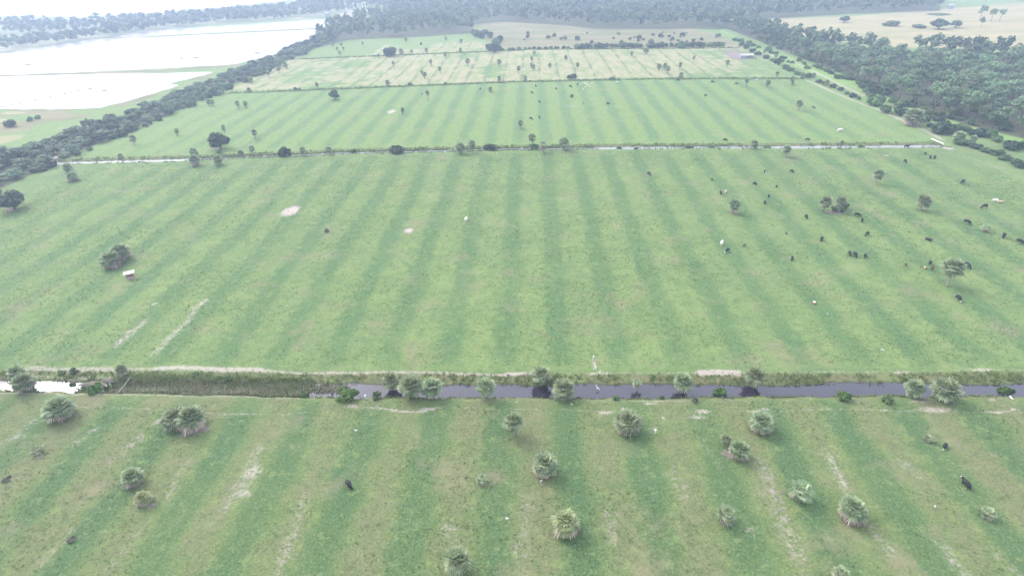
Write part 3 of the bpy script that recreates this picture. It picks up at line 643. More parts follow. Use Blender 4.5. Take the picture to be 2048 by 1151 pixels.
PALMS = [
# near pasture
('near', 'palms scattered over the near pasture', [
(116, 816, 54, 'bushy', .42, 'round low palm left of the canal-side pasture, just below the white stretch of canal'),
(347, 836, 46, 'bushy', .42, 'left half of the merged palm clump below the reedy stretch of canal'),
(378, 836, 54, 'skirt', .42, 'bigger right half of the merged palm clump, its dead fronds heaped beside it'),
(73, 900, 24, 'sparse', .35, 'small thin palm with a bare reddish patch at its foot, near the left edge'),
(262, 952, 42, 'bushy', .45, 'compact palm above the small palm with the pale bare ring, on the left'),
(286, 994, 32, 'pale', .45, 'small palm standing over a large pale bare patch on the left'),
(963, 958, 25, 'sparse', .32, 'small grey spiky palm alone in the middle of the near pasture'),
(1089, 925, 47, 'skirt', .55, 'round palm with a full pinkish skirt of dead fronds near the centre'),
(1028, 843, 42, 'globe', .85, 'palm with a thin bare trunk nearest the canal, just left of the centre'),
(1257, 841, 52, 'bushy', .45, 'broad tall dark palm beside the white post and pale sand splash'),
(1453, 877, 22, 'globe', .75, 'small dark palm head peeping out behind the ringed palm'),
(1478, 898, 42, 'bushy', .48, 'palm standing in a wide ring of purplish bare earth'),
(1523, 842, 46, 'skirt', .45, 'palm with a grey dead skirt just below the canal, right of centre'),
(1601, 979, 46, 'sparse', .5, 'ragged see-through palm between two worn brown beds at the right'),
(1452, 1027, 44, 'sparse', .45, 'thin yellowish palm with curling dry fronds at lower right of centre'),
(1707, 1019, 52, 'skirt', .5, 'large round palm with pink dead fronds down its left side'),
(1132, 1043, 58, 'pale', .45, 'fullest pale green dome-shaped palm in the lower middle'),
(912, 1120, 54, 'globe', .6, 'palm at the bottom edge with brown fronds around its trunk'),
(1683, 1146, 38, 'sparse', .5, 'bluish palm cut by the bottom edge at the right'),
(1977, 1026, 28, 'sparse', .35, 'small low palm with reddish dead leaves below the big black cow'),
(1858, 877, 19, 'sparse', .3, 'stunted grey palm next to the black and white calf'),
]),
('canal', 'palms along the near canal', [
(34, 744, 34, 'globe', .6, 'rear palm of the pair at the far left end of the near canal'),
(45, 764, 42, 'bushy', .5, 'front palm of the pair at the far left end of the near canal'),
(242, 738, 24, 'bushy', .5, 'small palm on the sandy track above the reedy stretch of canal'),
(778, 761, 36, 'globe', .8, 'dark palm on the far canal bank, leftmost of the three close together'),
(821, 770, 46, 'globe', .8, 'big palm on the near canal bank, middle of the three close together'),
(866, 774, 38, 'globe', .7, 'lighter palm on the near canal bank, right one of the three close together'),
(973, 771, 41, 'globe', .85, 'full palm with tan dead fronds standing alone on the near bank'),
(1083, 750, 39, 'globe', .75, 'palm on the far bank mirrored as a dark patch, left of two near the middle'),
(1126, 778, 43, 'globe', .65, 'palm on the near bank just right of the dark mirrored palm'),
(1275, 767, 22, 'sparse', .6, 'small palm over the water midway along the far bank'),
(1366, 765, 42, 'globe', .6, 'dome-shaped palm over the water with a square dark reflection'),
(1511, 752, 42, 'globe', .85, 'tallest palm on the far bank right of the bright green bush'),
(1830, 775, 40, 'globe', .6, 'left palm of the two close together at the right end of the canal'),
(1891, 778, 51, 'globe', .6, 'right larger palm of the two close together at the right end of the canal'),
]),
('middle', 'palms in the middle striped pasture', [
(220, 518, 37, 'skirt', .45, 'round tan-skirted palm, front one of the pair by the white-roofed feeder'),
(239, 503, 40, 'bushy', .45, 'dark palm, rear one of the pair by the white-roofed feeder'),
(1468, 408, 26, 'globe', .72, 'palm in a bare ring left of the twin palms among the black cattle'),
(1652, 403, 25, 'globe', .85, 'left of the twin palms among the black cattle'),
(1682, 403, 25, 'globe', .85, 'right of the twin palms, with a green bush at its foot'),
(1849, 401, 27, 'globe', .75, 'palm on its own right of the twin palms'),
(1756, 348, 22, 'globe', .9, 'palm standing alone between the twin palms and the far canal'),
(1575, 298, 19, 'globe', .85, 'palm on the near lip of the far canal above the cattle'),
(1910, 534, 39, 'globe', 1.12, 'tall palm with a long bare pinkish trunk at the right'),
(1973, 455, 18, 'sparse', .5, 'small scrubby palm on a bare spot near the right edge'),
(388, 303, 19, 'globe', .7, 'rear one of two palms in line on the far canal at the left'),
(388, 319, 22, 'skirt', .6, 'front one of two palms in line on the far canal at the left'),
(435, 319, 19, 'globe', .6, 'palm on the near side of the far canal, below the big round oak'),
(241, 313, 13, 'globe', .8, 'small palm beside the left white stretch of the far canal'),
(135, 335, 20, 'globe', .5, 'upper palm of the two below the left end of the far canal'),
(144, 353, 21, 'bushy', .42, 'lower palm of the two below the left end of the far canal'),
]),
('bank', 'palms along the far canal', [
(504, 297, 13, 'globe', .9, 'slim palm on the far canal bank right of the big round oak'),
(481, 306, 13, 'bushy', .5, 'low palm at the foot of the far canal bank right of the big round oak'),
(605, 300, 15, 'globe', .8, 'palm just right of the round dark bush on the far canal'),
(656, 299, 15, 'globe', .8, 'second palm right of the round dark bush on the far canal'),
(921, 294, 22, 'globe', .6, 'left palm of a close pair in the middle of the far canal'),
(943, 288, 18, 'globe', .95, 'right taller palm of a close pair in the middle of the far canal'),
(1065, 275, 17, 'globe', 1.1, 'tall thin palm rising behind the bushes of the far canal'),
(1087, 290, 22, 'sparse', .7, 'ragged palm beside the tall thin one on the far canal'),
(1128, 285, 25, 'globe', .65, 'wide tan-skirted palm on the far canal right of the centre'),
(1509, 287, 17, 'globe', .6, 'palm among reeds where the right white stretch of the far canal begins'),
(1684, 286, 10, 'globe', .9, 'little palm behind the right white stretch of the far canal'),
]),
('field', 'palms in the farther striped pasture', [
(416, 203, 11, 'globe', .75, 'left half of a touching palm pair near the tree belt'),
(424, 203, 11, 'globe', .75, 'right half of a touching palm pair near the tree belt'),
(474, 207, 11, 'globe', .9, 'left one of two palms side by side under the fence ditch'),
(490, 207, 11, 'globe', .8, 'right one of two palms side by side under the fence ditch'),
(264, 276, 15, 'globe', .95, 'slender palm nearest the tree belt in the farther pasture'),
(352, 262, 11, 'globe', .8, 'small palm midway between the slender palm and the big round oak'),
(447, 255, 11, 'globe', .8, 'small palm straight above the big round oak'),
(508, 265, 13, 'globe', .95, 'palm right of the big round oak'),
(854.6, 186, 10, 'globe', 1.5, 'tall palm with a long trunk left of centre in the farther pasture'),
(981, 178, 11, 'globe', .6, 'grey-green palm by the far ditch near the top middle of the pasture'),
(804, 219, 11, 'globe', 1.0, 'palm next to the white sand patch'),
(1041.6, 246, 14, 'globe', .85, 'palm in the centre above the far canal with two cows near it'),
(1495, 161, 11, 'globe', 1.3, 'long-trunked palm at the top right of the farther pasture'),
(1536, 165, 12, 'globe', .75, 'round-headed palm right of the long-trunked one at top right'),
(1585, 158, 12, 'globe', .8, 'rear palm at the top right corner of the farther pasture'),
(1585, 166, 8, 'bushy', .5, 'low palm at the very top right corner of the farther pasture'),
(1600.5, 207, 15, 'globe', .9, 'palm alone at the right side of the farther pasture'),
]),
('dry', 'palms in the dry banded field', [
(439, 184, 10, 'globe', .7, 'palm at the left end of the ditch by the tree belt'),
(419, 182, 13, 'globe', .6, 'palm against the tree belt at the left end of the ditch'),
(497, 179, 9, 'bushy', .5, 'low dark palm on the ditch, first right of the tree belt'),
(500.7, 159, 10, 'globe', .8, 'palm lowest on the left edge of the dry field'),
(536, 145.5, 10, 'globe', .9, 'palm with a white spot behind it on the left edge of the dry field'),
(556, 137, 10, 'globe', .8, 'dark palm midway up the left edge of the dry field'),
(567, 129, 8, 'globe', .8, 'smaller palm of the pair highest on the left edge of the dry field'),
(572, 130, 9, 'globe', .8, 'greyer palm of the pair highest on the left edge of the dry field'),
(633, 169, 9, 'globe', .8, 'pale thin palm at the lower left of the dry field'),
(786, 125.5, 8, 'globe', 1.0, 'slim palm left of centre in the dry field'),
(861.5, 123.5, 9, 'globe', .9, 'palm in the dry field on a dark green line left of centre'),
(880, 137, 9, 'globe', .95, 'single palm just above the close pair in the dry field'),
(843, 144, 8, 'globe', .7, 'rear palm of the close pair in the dry field'),
(848.5, 148.5, 11, 'globe', .8, 'front palm of the close pair in the dry field'),
(934.6, 122, 11, 'globe', 1.0, 'palm standing in a dark green oval of the dry field'),
(999, 123, 11, 'globe', .9, 'palm in the dry field right of the dark green oval'),
(890.5, 108.5, 8, 'globe', .9, 'palm just under the ditch at the top of the dry field'),
(1068, 105, 8, 'globe', .7, 'topmost of the column of palms in the middle of the dry field'),
(1064, 117, 8, 'globe', .8, 'second from the top of the column of palms in the dry field'),
(1062, 129, 8, 'globe', .8, 'left one of the touching pair in the column of palms'),
(1067, 133, 10, 'globe', .8, 'right one of the touching pair in the column of palms'),
(1100, 130, 9, 'globe', .9, 'upright narrow palm right of the column of palms'),
(1036.8, 136, 11, 'globe', 1.1, 'leaning-looking palm left of the column of palms'),
(1132.5, 114.5, 9, 'globe', .9, 'palm on the end of a green stripe in the upper dry field'),
(1154.7, 129, 9, 'globe', 1.0, 'palm between two bold green stripes of the dry field'),
(998, 157, 11, 'globe', .7, 'palm on the ditch below the middle of the dry field'),
(1051, 156, 10, 'globe', .6, 'palm on the ditch just right of the middle of the dry field'),
(774, 164.5, 10, 'globe', .7, 'dark palm on the ditch above the lone round tree'),
(1318, 132, 12, 'globe', .7, 'leftmost of the group of palms at the right of the dry field'),
(1330, 131, 10, 'globe', .7, 'middle one of the group of palms at the right of the dry field'),
(1336.8, 137, 11, 'globe', .8, 'lowest one of the group of palms at the right of the dry field'),
(1360.5, 129, 10, 'globe', .9, 'palm right of the group of three in the dry field'),
(1363, 149.5, 11, 'globe', .8, 'palm on the ditch below the group of three'),
(1388, 115, 8, 'globe', .9, 'palm in the upper right of the dry field'),
(1455, 124.5, 10, 'globe', .9, 'palm in front of the white-roofed barn'),
(1554.8, 147, 9, 'globe', .8, 'palm near the lower right corner of the dry field'),
(1263, 106, 9, 'globe', .7, 'smaller of two palms under the hedge at the top of the dry field'),
(1292, 101, 13, 'bushy', .6, 'larger of two palms under the hedge at the top of the dry field'),
]),
('pale', 'palms in the pale field under the wood', [
(665, 89.5, 6, 'globe', .9, 'upper left palm of the five close together by the wood'),
(682, 88.5, 6, 'globe', .9, 'upper right palm of the five close together by the wood'),
(673.5, 97, 7, 'globe', .8, 'middle left palm of the five close together by the wood'),
(686.5, 97, 6, 'globe', .8, 'middle right palm of the five close together by the wood'),
(679, 105, 7, 'globe', .7, 'lowest palm of the five close together by the wood'),
(725.4, 86.5, 6, 'globe', 1.0, 'lone palm right of the five close together'),
(756.5, 111, 8, 'bushy', .6, 'dark palm left of the wide dark bush'),
(802, 102.5, 11, 'globe', .6, 'palm just right of the wide dark bush'),
(823, 103, 7, 'globe', .7, 'second palm right of the wide dark bush'),
(852, 100, 8, 'globe', .7, 'third palm right of the wide dark bush'),
(920, 100, 8, 'globe', .7, 'last palm on the ditch before the marsh bushes'),
(891.5, 76, 7, 'globe', .7, 'palm on the tan patch close under the wood'),
(922, 82, 8, 'globe', .7, 'palm with a dark shadow on the tan patch'),
(812, 78, 8, 'globe', .8, 'palm close under the wood, left of the tan patch'),
]),
('east', 'palms along the eastern track', [
(1552, 111, 9, 'globe', .8, 'palm at the top of the bushy ditch by the barn'),
(1529, 102, 8, 'globe', .6, 'palm on the bright strip behind the barn'),
(1662, 57, 8, 'globe', .9, 'dark palm alone in the tan field behind the pines'),
(1757, 84, 12, 'globe', .8, 'pair-like wide palm in the tan field close to the pines'),
(1830, 232, 36, 'skirt', .5, 'broad tan-skirted palm on the ditch right of the farther pasture'),
(1902, 222, 19, 'globe', .8, 'yellowish palm at the edge of the pine wood'),
(1893, 214, 17, 'globe', .7, 'darker palm just behind the yellowish palm at the pine wood'),
(1920, 271, 22, 'globe', .6, 'left palm of the two by the white pipe crossing'),
(1947, 277, 16, 'globe', .7, 'right palm of the two by the white pipe crossing'),
(1606, 151, 12, 'globe', .6, 'palm on the bushy ditch at the corner of the dry field'),
(1628, 150, 10, 'globe', .6, 'palm next along the bushy ditch past the dry field corner'),
(1655, 165, 11, 'globe', .6, 'dark palm further along the bushy ditch, above the pasture edge'),
(1735, 187, 9, 'globe', .6, 'little palm on the bright strip left of the round green bush'),
]),
]
for _k, grp, rows in PALMS:
    for r_ in rows: palm(*r_, grp)

# ------------------------------------------------------------------ shrubs
def scatter(poly, dist, seed, nmax, keep=None):
    r = np.random.default_rng(seed); P_ = np.array(poly); lo, hi = P_.min(0), P_.max(0)
    cell = {}; out = []
    area = abs(sum(P_[i][0] * P_[i - 1][1] - P_[i - 1][0] * P_[i][1] for i in range(len(P_)))) / 2
    n = int(min(400000, 5 * area / dist ** 2 * np.prod(hi - lo) / max(area, 1)))
    xs_, ys_ = r.uniform(lo[0], hi[0], n), r.uniform(lo[1], hi[1], n)
    m_ = inside(xs_, ys_, poly)
    if keep is not None: m_ &= keep(xs_, ys_)
    for x, y in zip(xs_[m_].tolist(), ys_[m_].tolist()):
        k = (int(x // dist), int(y // dist)); ok = True
        for a in (-1, 0, 1):
            for b in (-1, 0, 1):
                for (u, v) in cell.get((k[0] + a, k[1] + b), ()):
                    if (u - x) ** 2 + (v - y) ** 2 < dist * dist: ok = False
        if ok:
            cell.setdefault(k, []).append((x, y)); out.append((x, y))
            if len(out) >= nmax: break
    return out
def shrub_mesh(seed, mat, n=9, per=46, size=.16, flatz=.75):
    r = random.Random(seed)
    V, F, T = leaf_cloud(lobes(r, n, 1.0, flatz, .46, .42, -0.1), per, size, seed, .3)
    V[:, 2] = np.maximum(V[:, 2], 0.0)
    k = .98 / np.percentile(np.abs(V[:, :2]), 99); V[:, :2] *= k
    bm = None
    return mesh_np('shrub', V, F, [M[mat]], tone=T)
SH = {m: [shrub_mesh(100 + 7 * j + i, m) for i in range(3)] for j, m in enumerate(('bush', 'bushbright', 'bushgrey', 'oakdark'))}
SR = random.Random(8)
NC = 'bushes along the near canal'
def shrub(cx, cy, wpx, hr, mat, label, group=None, name='shrub'):
    """centre and width in photo pixels, hr = height / width"""
    d = ray(cx, cy); q = wpx / FPX / -d[2]; zr = hr / 2
    W = q * H / (1 + zr * q); x, y = G(cx, cy, zr * W)
    gz = float(ground_z(np.array([x]), np.array([y]))[0]) - .05
    o = link(name, SH[mat][SR.randrange(3)], None, (x, y, gz), SR.uniform(0, 6.28), (W / 2, W / 2, W * hr / 1.12))
    if group == NC and wpx > 30: o.rotation_euler.z = 0; o.scale.y *= .55; o.scale.z *= .8
    tag(o, label, 'shrub', group); return o
NC = 'bushes along the near canal'
for b in [
(190, 773, 28, .8, 'bushbright', 'small round green bush standing in the water at the left'),
(695, 786, 56, .45, 'bushbright', 'broad leafy green bush leaning over the water left of centre'),
(755, 787, 22, .7, 'bush', 'small green bush right of the broad leafy one'),
(1443, 769, 38, .65, 'bushbright', 'bright green bush over the water between two palms'),
(2017, 765, 36, .65, 'bushbright', 'bright green bush at the right end of the far bank'),
(1687, 791, 27, .55, 'bushbright', 'low green bush on the near bank right of the tallest palm'),
(143, 739, 17, .6, 'bush', 'small shrub on the pink bank above the white water'),
(120, 742, 14, .5, 'bush', 'smaller shrub just left on the pink bank above the white water'),
(390, 743, 14, .6, 'bush', 'little shrub on the middle of the sandy track'),
(455, 751, 18, .6, 'bush', 'little shrub on the far bank above the reddish reeds'),
(141, 757, 15, .6, 'bush', 'small shrub at the right end of the white water'),
(604, 783, 14, .8, 'bush', 'narrow shrub where the reeds give way to open water'),
(1233, 795, 15, .5, 'bush', 'low weedy shrub on the near bank below the white egret'),
(1325, 789, 10, 1.0, 'bush', 'thin weed standing in the water left of the dome-shaped palm'),
(1390, 798, 11, .8, 'bushgrey', 'grey weed on the near bank right of the dome-shaped palm'),
(1775, 797, 22, .5, 'bush', 'low weed clump on the near bank left of the two right palms'),
(1820, 781, 9, .6, 'oakdark', 'dark weed in the water at the foot of the left right-end palm'),
(1798, 781, 14, .35, 'oakdark', 'dark floating weed left of the two right palms'),
(1157, 781, 12, .35, 'oakdark', 'dark floating clump in the middle of the water'),  # low dark leaf clump set on the water
]: shrub(*b, NC)
for b in [
(11, 957, 18, .3, 'bushgrey', 'dark low weed clump at the left edge of the near pasture'),
(140, 1077, 16, .4, 'bushgrey', 'withered dark weed on a small bare spot at the lower left'),
(654, 460, 10, .7, 'bushgrey', 'dry reddish grey bush alone in the middle pasture'),
(1690, 411, 20, .8, 'bush', 'green bush tucked under the right twin palm'),
(1667, 417, 14, .6, 'bush', 'low green bush between the twin palms'),
(1143, 192, 8, .8, 'bushgrey', 'bare reddish bush in the farther pasture below the white birds'),
(820, 168, 9, .6, 'bush', 'low bush on the far ditch left of the middle'),
(890, 166, 7, .6, 'bush', 'smallest bush on the far ditch left of the middle'),
(591, 177, 8, .8, 'oakdark', 'dark round bush on the ditch at lower left of the dry field'),
(600, 177, 7, .5, 'bush', 'flat bush touching the dark round one on the ditch'),
(777.7, 104, 28, .62, 'oakdark', 'wide dark bush on the ditch below the wood'),
(1225, 155, 15, .6, 'bush', 'spreading bush on the ditch right of centre'),
(1138, 154, 10, .7, 'oakdark', 'left bush of the dark clump on the ditch in the centre'),
(1147, 153, 14, .7, 'oakdark', 'right bigger bush of the dark clump on the ditch in the centre'),
(842, 88, 5, .9, 'bushgrey', 'faint thin bush in the pale field'),
(569, 302, 25, .75, 'oakdark', 'round dark bush on the far canal at the left'),
(793, 297, 30, .5, 'oakdark', 'dark spreading bush hanging over the far canal left of centre'),
(977.7, 290, 26, .62, 'oakdark', 'dark green bush on the far canal right of the close palm pair'),
(1066, 289, 16, .8, 'bush', 'bush at the foot of the tall thin palm'),
(437, 303, 11, .5, 'bush', 'low bush below the big round oak'),
(707, 298, 12, .6, 'bush', 'weedy bush on the far canal left of the dark spreading one'),
(1239, 291, 11, .6, 'oakdark', 'dark bush at the left tip of the white stretch of far canal'),
(1379, 291, 18, .45, 'bush', 'flat reedy bush on the far canal, right of the black wading cow'),
(1425, 289, 15, .5, 'bush', 'second reedy bush along the right half of the far canal'),
(1536, 289, 14, .5, 'bush', 'reedy bush just left of the palm on the canal lip'),
(1725, 288, 13, .6, 'bush', 'bush behind the middle of the right white stretch'),
(1872, 264, 11, .5, 'bush', 'small bush above the white pipe'),
(20, 247, 27, .45, 'oakdark', 'wide low tree-like bush on the grass below the pond'),
(60, 238, 13, .6, 'bush', 'left bush of two on the grass below the pond'),
(74, 234, 12, .6, 'bush', 'right bush of two on the grass below the pond'),
(1786, 47, 34, .25, 'bush', 'long pale thicket in the tan field'),
(1838, 53, 28, .22, 'bush', 'low thicket in front of the dark oaks in the tan field'),
(1672, 73, 16, .7, 'bushgrey', 'sparse leafless bush in the tan field behind the pines'),
(1877, 28, 40, .06, 'bush', 'flat green reed bed in the tan field'),
]: shrub(*b, 'single bushes in the open')
# the bushy ditch beside the eastern track
EL = 'green bush in the overgrown ditch beside the eastern track'
for (cx, cy, wp, hr) in [(1494, 92, 14, .8), (1484, 87, 12, .9), (1506, 101, 13, .6), (1517, 107, 14, .5), (1533, 114, 14, .5), (1545, 120, 14, .5), (1555, 124, 14, .8), (1566, 121, 8, .7), (1577, 123, 7, .7),
                         (1570, 134, 16, .5), (1583, 139, 15, .5), (1594, 146, 15, .5), (1618, 151, 14, .6), (1640, 162, 14, .5), (1646, 166, 10, .6), (1667, 172, 14, .5), (1681, 178, 13, .5), (1695, 186, 12, .5),
                         (1706, 191, 14, .6), (1717, 196, 9, .7), (1752, 200, 34, .55), (1776, 218, 30, .45), (1800, 222, 30, .5), (1845, 238, 26, .45), (1860, 250, 14, .5), (1890, 256, 40, .55), (1905, 262, 22, .5), (1925, 284, 34, .35),
                         (1955, 292, 24, .35), (1975, 300, 26, .35), (1995, 304, 24, .45), (2012, 314, 26, .35), (2030, 322, 26, .35), (2045, 330, 26, .35), (1745, 192, 14, .5)]:
    shrub(cx, cy, wp, hr, SR.choice(['bush', 'bush', 'oakdark']), EL, 'bushes in the eastern ditch')
EL2 = 'low leafy bush along the foot of the pine wood'
for i in range(46):
    t = i / 45; px = np.interp(t, [0, .25, .5, .75, 1], [1470, 1610, 1740, 1880, 2060]); py = np.interp(px, [1470, 1600, 1700, 1800, 1930, 2060], [76, 128, 160, 206, 254, 296])
    k = 0.6 + t * .9
    shrub(px + SR.uniform(-5, 5), py + SR.uniform(-9, 5) * k, 17 * k * SR.uniform(.7, 1.4), SR.uniform(.35, .6), SR.choice(['bush', 'bush', 'bushbright', 'oakdark']), EL2, 'bushes at the foot of the pine wood')
EL7 = 'light green bush on the field side of the tree belt'
for i in range(60):
    y = SR.uniform(150, 430); q = SR.uniform(2.0, 4.6); x = np.interp(y, [150, 200, 260, 430], [-163, -164, -160, -158]) + SR.uniform(-1.5, 2.5)
    o = link('shrub', SH[SR.choice(['bush', 'bush', 'oakdark'])][SR.randrange(3)], None, (x, y, -.05), SR.uniform(0, 6), (q / 2, q / 2, q * .5)); tag(o, EL7, 'shrub', 'bushes at the edge of the tree belt')
def shrub_mass(name, pts, label, seed):
    r = np.random.default_rng(seed); VV, FF, TT, off = [], [], [], 0
    for (x, y) in pts:
        me = SH[('bush', 'oakdark')[int(r.integers(2))]][int(r.integers(3))]; n = len(me.vertices)
        v = np.empty(n * 3, np.float32); me.vertices.foreach_get('co', v); v = v.reshape(-1, 3)
        t = np.empty(len(me.polygons), np.float32); me.attributes['tone'].data.foreach_get('value', t)
        q = r.uniform(2.2, 5.2) / 2; a = r.uniform(0, 6.28); c, s_ = math.cos(a), math.sin(a)
        VV.append(np.stack([x + q * (c * v[:, 0] - s_ * v[:, 1]), y + q * (s_ * v[:, 0] + c * v[:, 1]), q * v[:, 2] * r.uniform(.7, 1.2)], 1))
        FF.append(np.arange(n).reshape(-1, 4) + off); off += n; TT.append(np.clip(t + r.uniform(-.3, .2), 0, 1))
    o = link(name, mesh_np(name, np.concatenate(VV), np.concatenate(FF), [M['bush']], tone=np.concatenate(TT))); tag(o, label, 'undergrowth', kind='stuff')
shrub_mass('undergrowth', [p for p in scatter(FORESTR, 6.5, 55, 1500, lambda a, b: vnoise(a, b, 30, 71) > .12) if p[0] < 330 and math.hypot(*p) < 480][:800], 'shrubby undergrowth between the trunks of the pine wood', 3)
EL3 = 'dark bush in the hedge between dry field and marsh'
for i in range(44):
    px = 1008 + i * 10.2 + SR.uniform(-4, 4)
    big = px > 1150
    shrub(px, np.interp(px, [1000, 1060, 1200, 1450], [99, 96, 93, 90]) - (1.5 if big else 0), (14 if big else 9) * SR.uniform(.7, 1.3), SR.uniform(.45, .7), SR.choice(['bush', 'oakdark', 'bush']), EL3, 'hedge below the marsh')
EL4 = 'leafy bush in the thicket at the left edge of the marsh'
for (cx, cy, wp) in [(955, 68, 18), (968, 66, 18), (979, 70, 16), (990, 84, 20), (1000, 78, 16), (985, 97, 22), (978, 94, 16), (996, 96, 14), (947, 64, 12), (962, 72, 14)]:
    shrub(cx, cy, wp, .7, SR.choice(['bush', 'oakdark']), EL4, 'thicket at the left edge of the marsh')
EL5 = 'small dark bush dotted over the brown marsh'
for i in range(46):
    px, py = SR.uniform(1030, 1450), SR.uniform(64, 86)
    if px < 1170 and SR.random() < .75: continue
    shrub(px, py, SR.uniform(4, 11), SR.uniform(.5, .9), SR.choice(['bush', 'bushgrey', 'oakdark']), EL5, 'bushes dotted over the marsh')

# ------------------------------------------------------------------ trees
def trunk_mesh(name, seed, mat, h, r0, limbs, spread, zlo):
    r = random.Random(seed); bm = bmesh.new()
    add_tube(bm, [(0, 0, -.05), (r.uniform(-.02, .02), r.uniform(-.02, .02), h * .5), (r.uniform(-.04, .04), r.uniform(-.04, .04), h)], [r0 * 1.3, r0, r0 * .45], 7)
    for i in range(limbs):
        a = r.uniform(0, 6.28); z = h * r.uniform(zlo, .9); L = spread * r.uniform(.6, 1)
        add_tube(bm, [(0, 0, z), (math.cos(a) * L * .5, math.sin(a) * L * .5, z + .12 * h), (math.cos(a) * L, math.sin(a) * L, z + .22 * h)], [r0 * .55, r0 * .35, r0 * .12], 5)
    return bm_mesh(name, bm, M[mat])
def crown_pine(seed, per=38):
    """unit height 1, crown in the upper half"""
    r = random.Random(seed); bl = []
    bl = lobes(r, r.randint(9, 13), .30, .26, .15, .68, -.8)
    V, F, T = leaf_cloud(bl, per + 22, .031, seed, .35, .35)
    return mesh_np('crown', V, F, [M['pine']], tone=T)
def crown_broad(seed, mat, n=17, per=62, flat=.7, size=.10):
    """unit width 1 (radius .5), standing on 0 with the crown centre at .45"""
    r = random.Random(seed)
    V, F, T = leaf_cloud(lobes(r, n, .42, .42 * flat, .215, .46, -.55), per, size * .5, seed, .25, .4)
    return mesh_np('crown', V, F, [M[mat]], tone=T)
PINES = [crown_pine(200 + i) for i in range(7)]
for _p in PINES[5:]: _p.materials[0] = M['oak']
PTR = [trunk_mesh('trunk', 210 + i, 'pinebark', .93, .016, 5, .16, .5) for i in range(3)]
OAKS = [crown_broad(220 + i, 'oak') for i in range(4)]
DOAKS = [crown_broad(230 + i, 'oakdark', 26, 80, .85) for i in range(3)]
OTR = [trunk_mesh('trunk', 240 + i, 'bark', .42, .035, 5, .25, .45) for i in range(3)]
TRR = random.Random(12)
def tree(name, x, y, wdt, hgt, crowns, trunks, label, group, cat='tree'):
    root = link(name, None, loc=(x, y, -.05), rz=TRR.uniform(0, 6.28)); tag(root, label, cat, group)
    link('trunk', TRR.choice(trunks), root, sc=(wdt, wdt, hgt)); link('crown', TRR.choice(crowns), root, sc=(wdt, wdt, hgt))
    return root
def tree_px(name, cx, cy, wpx, hr, crowns, trunks, label, group=None):
    d = ray(cx, cy); q = wpx / FPX / -d[2]; zr = .46 * hr
    W = q * H / (1 + zr * q); x, y = G(cx, cy, zr * W)
    return tree(name, x, y, W * 1.12, W * hr, crowns, trunks, label, group)
tree_px('oak_tree', 20, 399, 52, .85, DOAKS, OTR, 'broad dark oak cut by the left edge in the middle pasture')
tree_px('oak_tree', 436.8, 281, 37, .98, DOAKS, OTR, 'big round dark oak just beyond the far canal at the left')
tree_px('oak_tree', 668, 189, 19, 1.15, DOAKS, OTR, 'lone egg-shaped dark tree in the farther pasture')
tree_px('oak_tree', 1690, 38, 20, .7, DOAKS, OTR, 'dark oak at the left of the tan field behind the pines')
tree_px('oak_tree', 1880, 47, 33, .7, DOAKS, OTR, 'large dark oak in the middle of the tan field')
tree_px('oak_tree', 1913, 47, 22, .8, OAKS, OTR, 'greener oak touching the large dark one in the tan field')
def pine_px(cx, cy_top, hpx, label, group):
    x, y = G(cx, cy_top + hpx); hh = hpx * mpp(cx, cy_top + hpx) * 1.02
    tree('pine_tree', x, y, hh * .8, hh, PINES, PTR, label, group)
for a in [(1959, 12, 30, 'leftmost tall pine of the open group in the tan field'), (1981, 17, 27, 'middle tall pine of the open group in the tan field'),
          (1998, 18, 26, 'rightmost tall pine of the open group in the tan field'), (1961, 35, 20, 'short pine standing in front of the open group')]:
    pine_px(*a, 'pines of the tan field')

# pine wood east of the track: the nearest 285 as trees, the rest joins the far wood
def thin(x, y): return vnoise(x, y, 28, 77) > .22
pts = scatter(FORESTR, 5.9, 5, 1500, thin)
pts = [p for p in pts if p[0] < 520]
def shown(p):
    x, y = p; return abs(math.atan2(x, y)) < .95
pts = sorted([p for p in pts if shown(p)], key=lambda p: p[0] ** 2 + p[1] ** 2)
PL = 'tall slender pine in the open wood beyond the eastern track'
for (x, y) in pts[:285]:
    h = TRR.choice((TRR.uniform(5, 8.5), TRR.uniform(7.5, 12.5))); tree('pine_tree', x, y, h * TRR.uniform(1.0, 1.3), h, PINES, PTR, PL, 'pines of the eastern wood')
rest_pines = pts[285:]
# tree belt along the pond dike
BL = 'leafy tree in the dense belt between pond and pastures'
belt = sorted(scatter(ROWL, 4.3, 6, 900), key=lambda p: math.hypot(*p))
for i, (x, y) in enumerate(belt[:295]):
    wd = TRR.uniform(3.8, 7.4); tree('broadleaf_tree', x, y, wd, wd * TRR.uniform(.42, .72), OAKS + DOAKS[:1], OTR, BL, 'trees of the belt beside the pond')

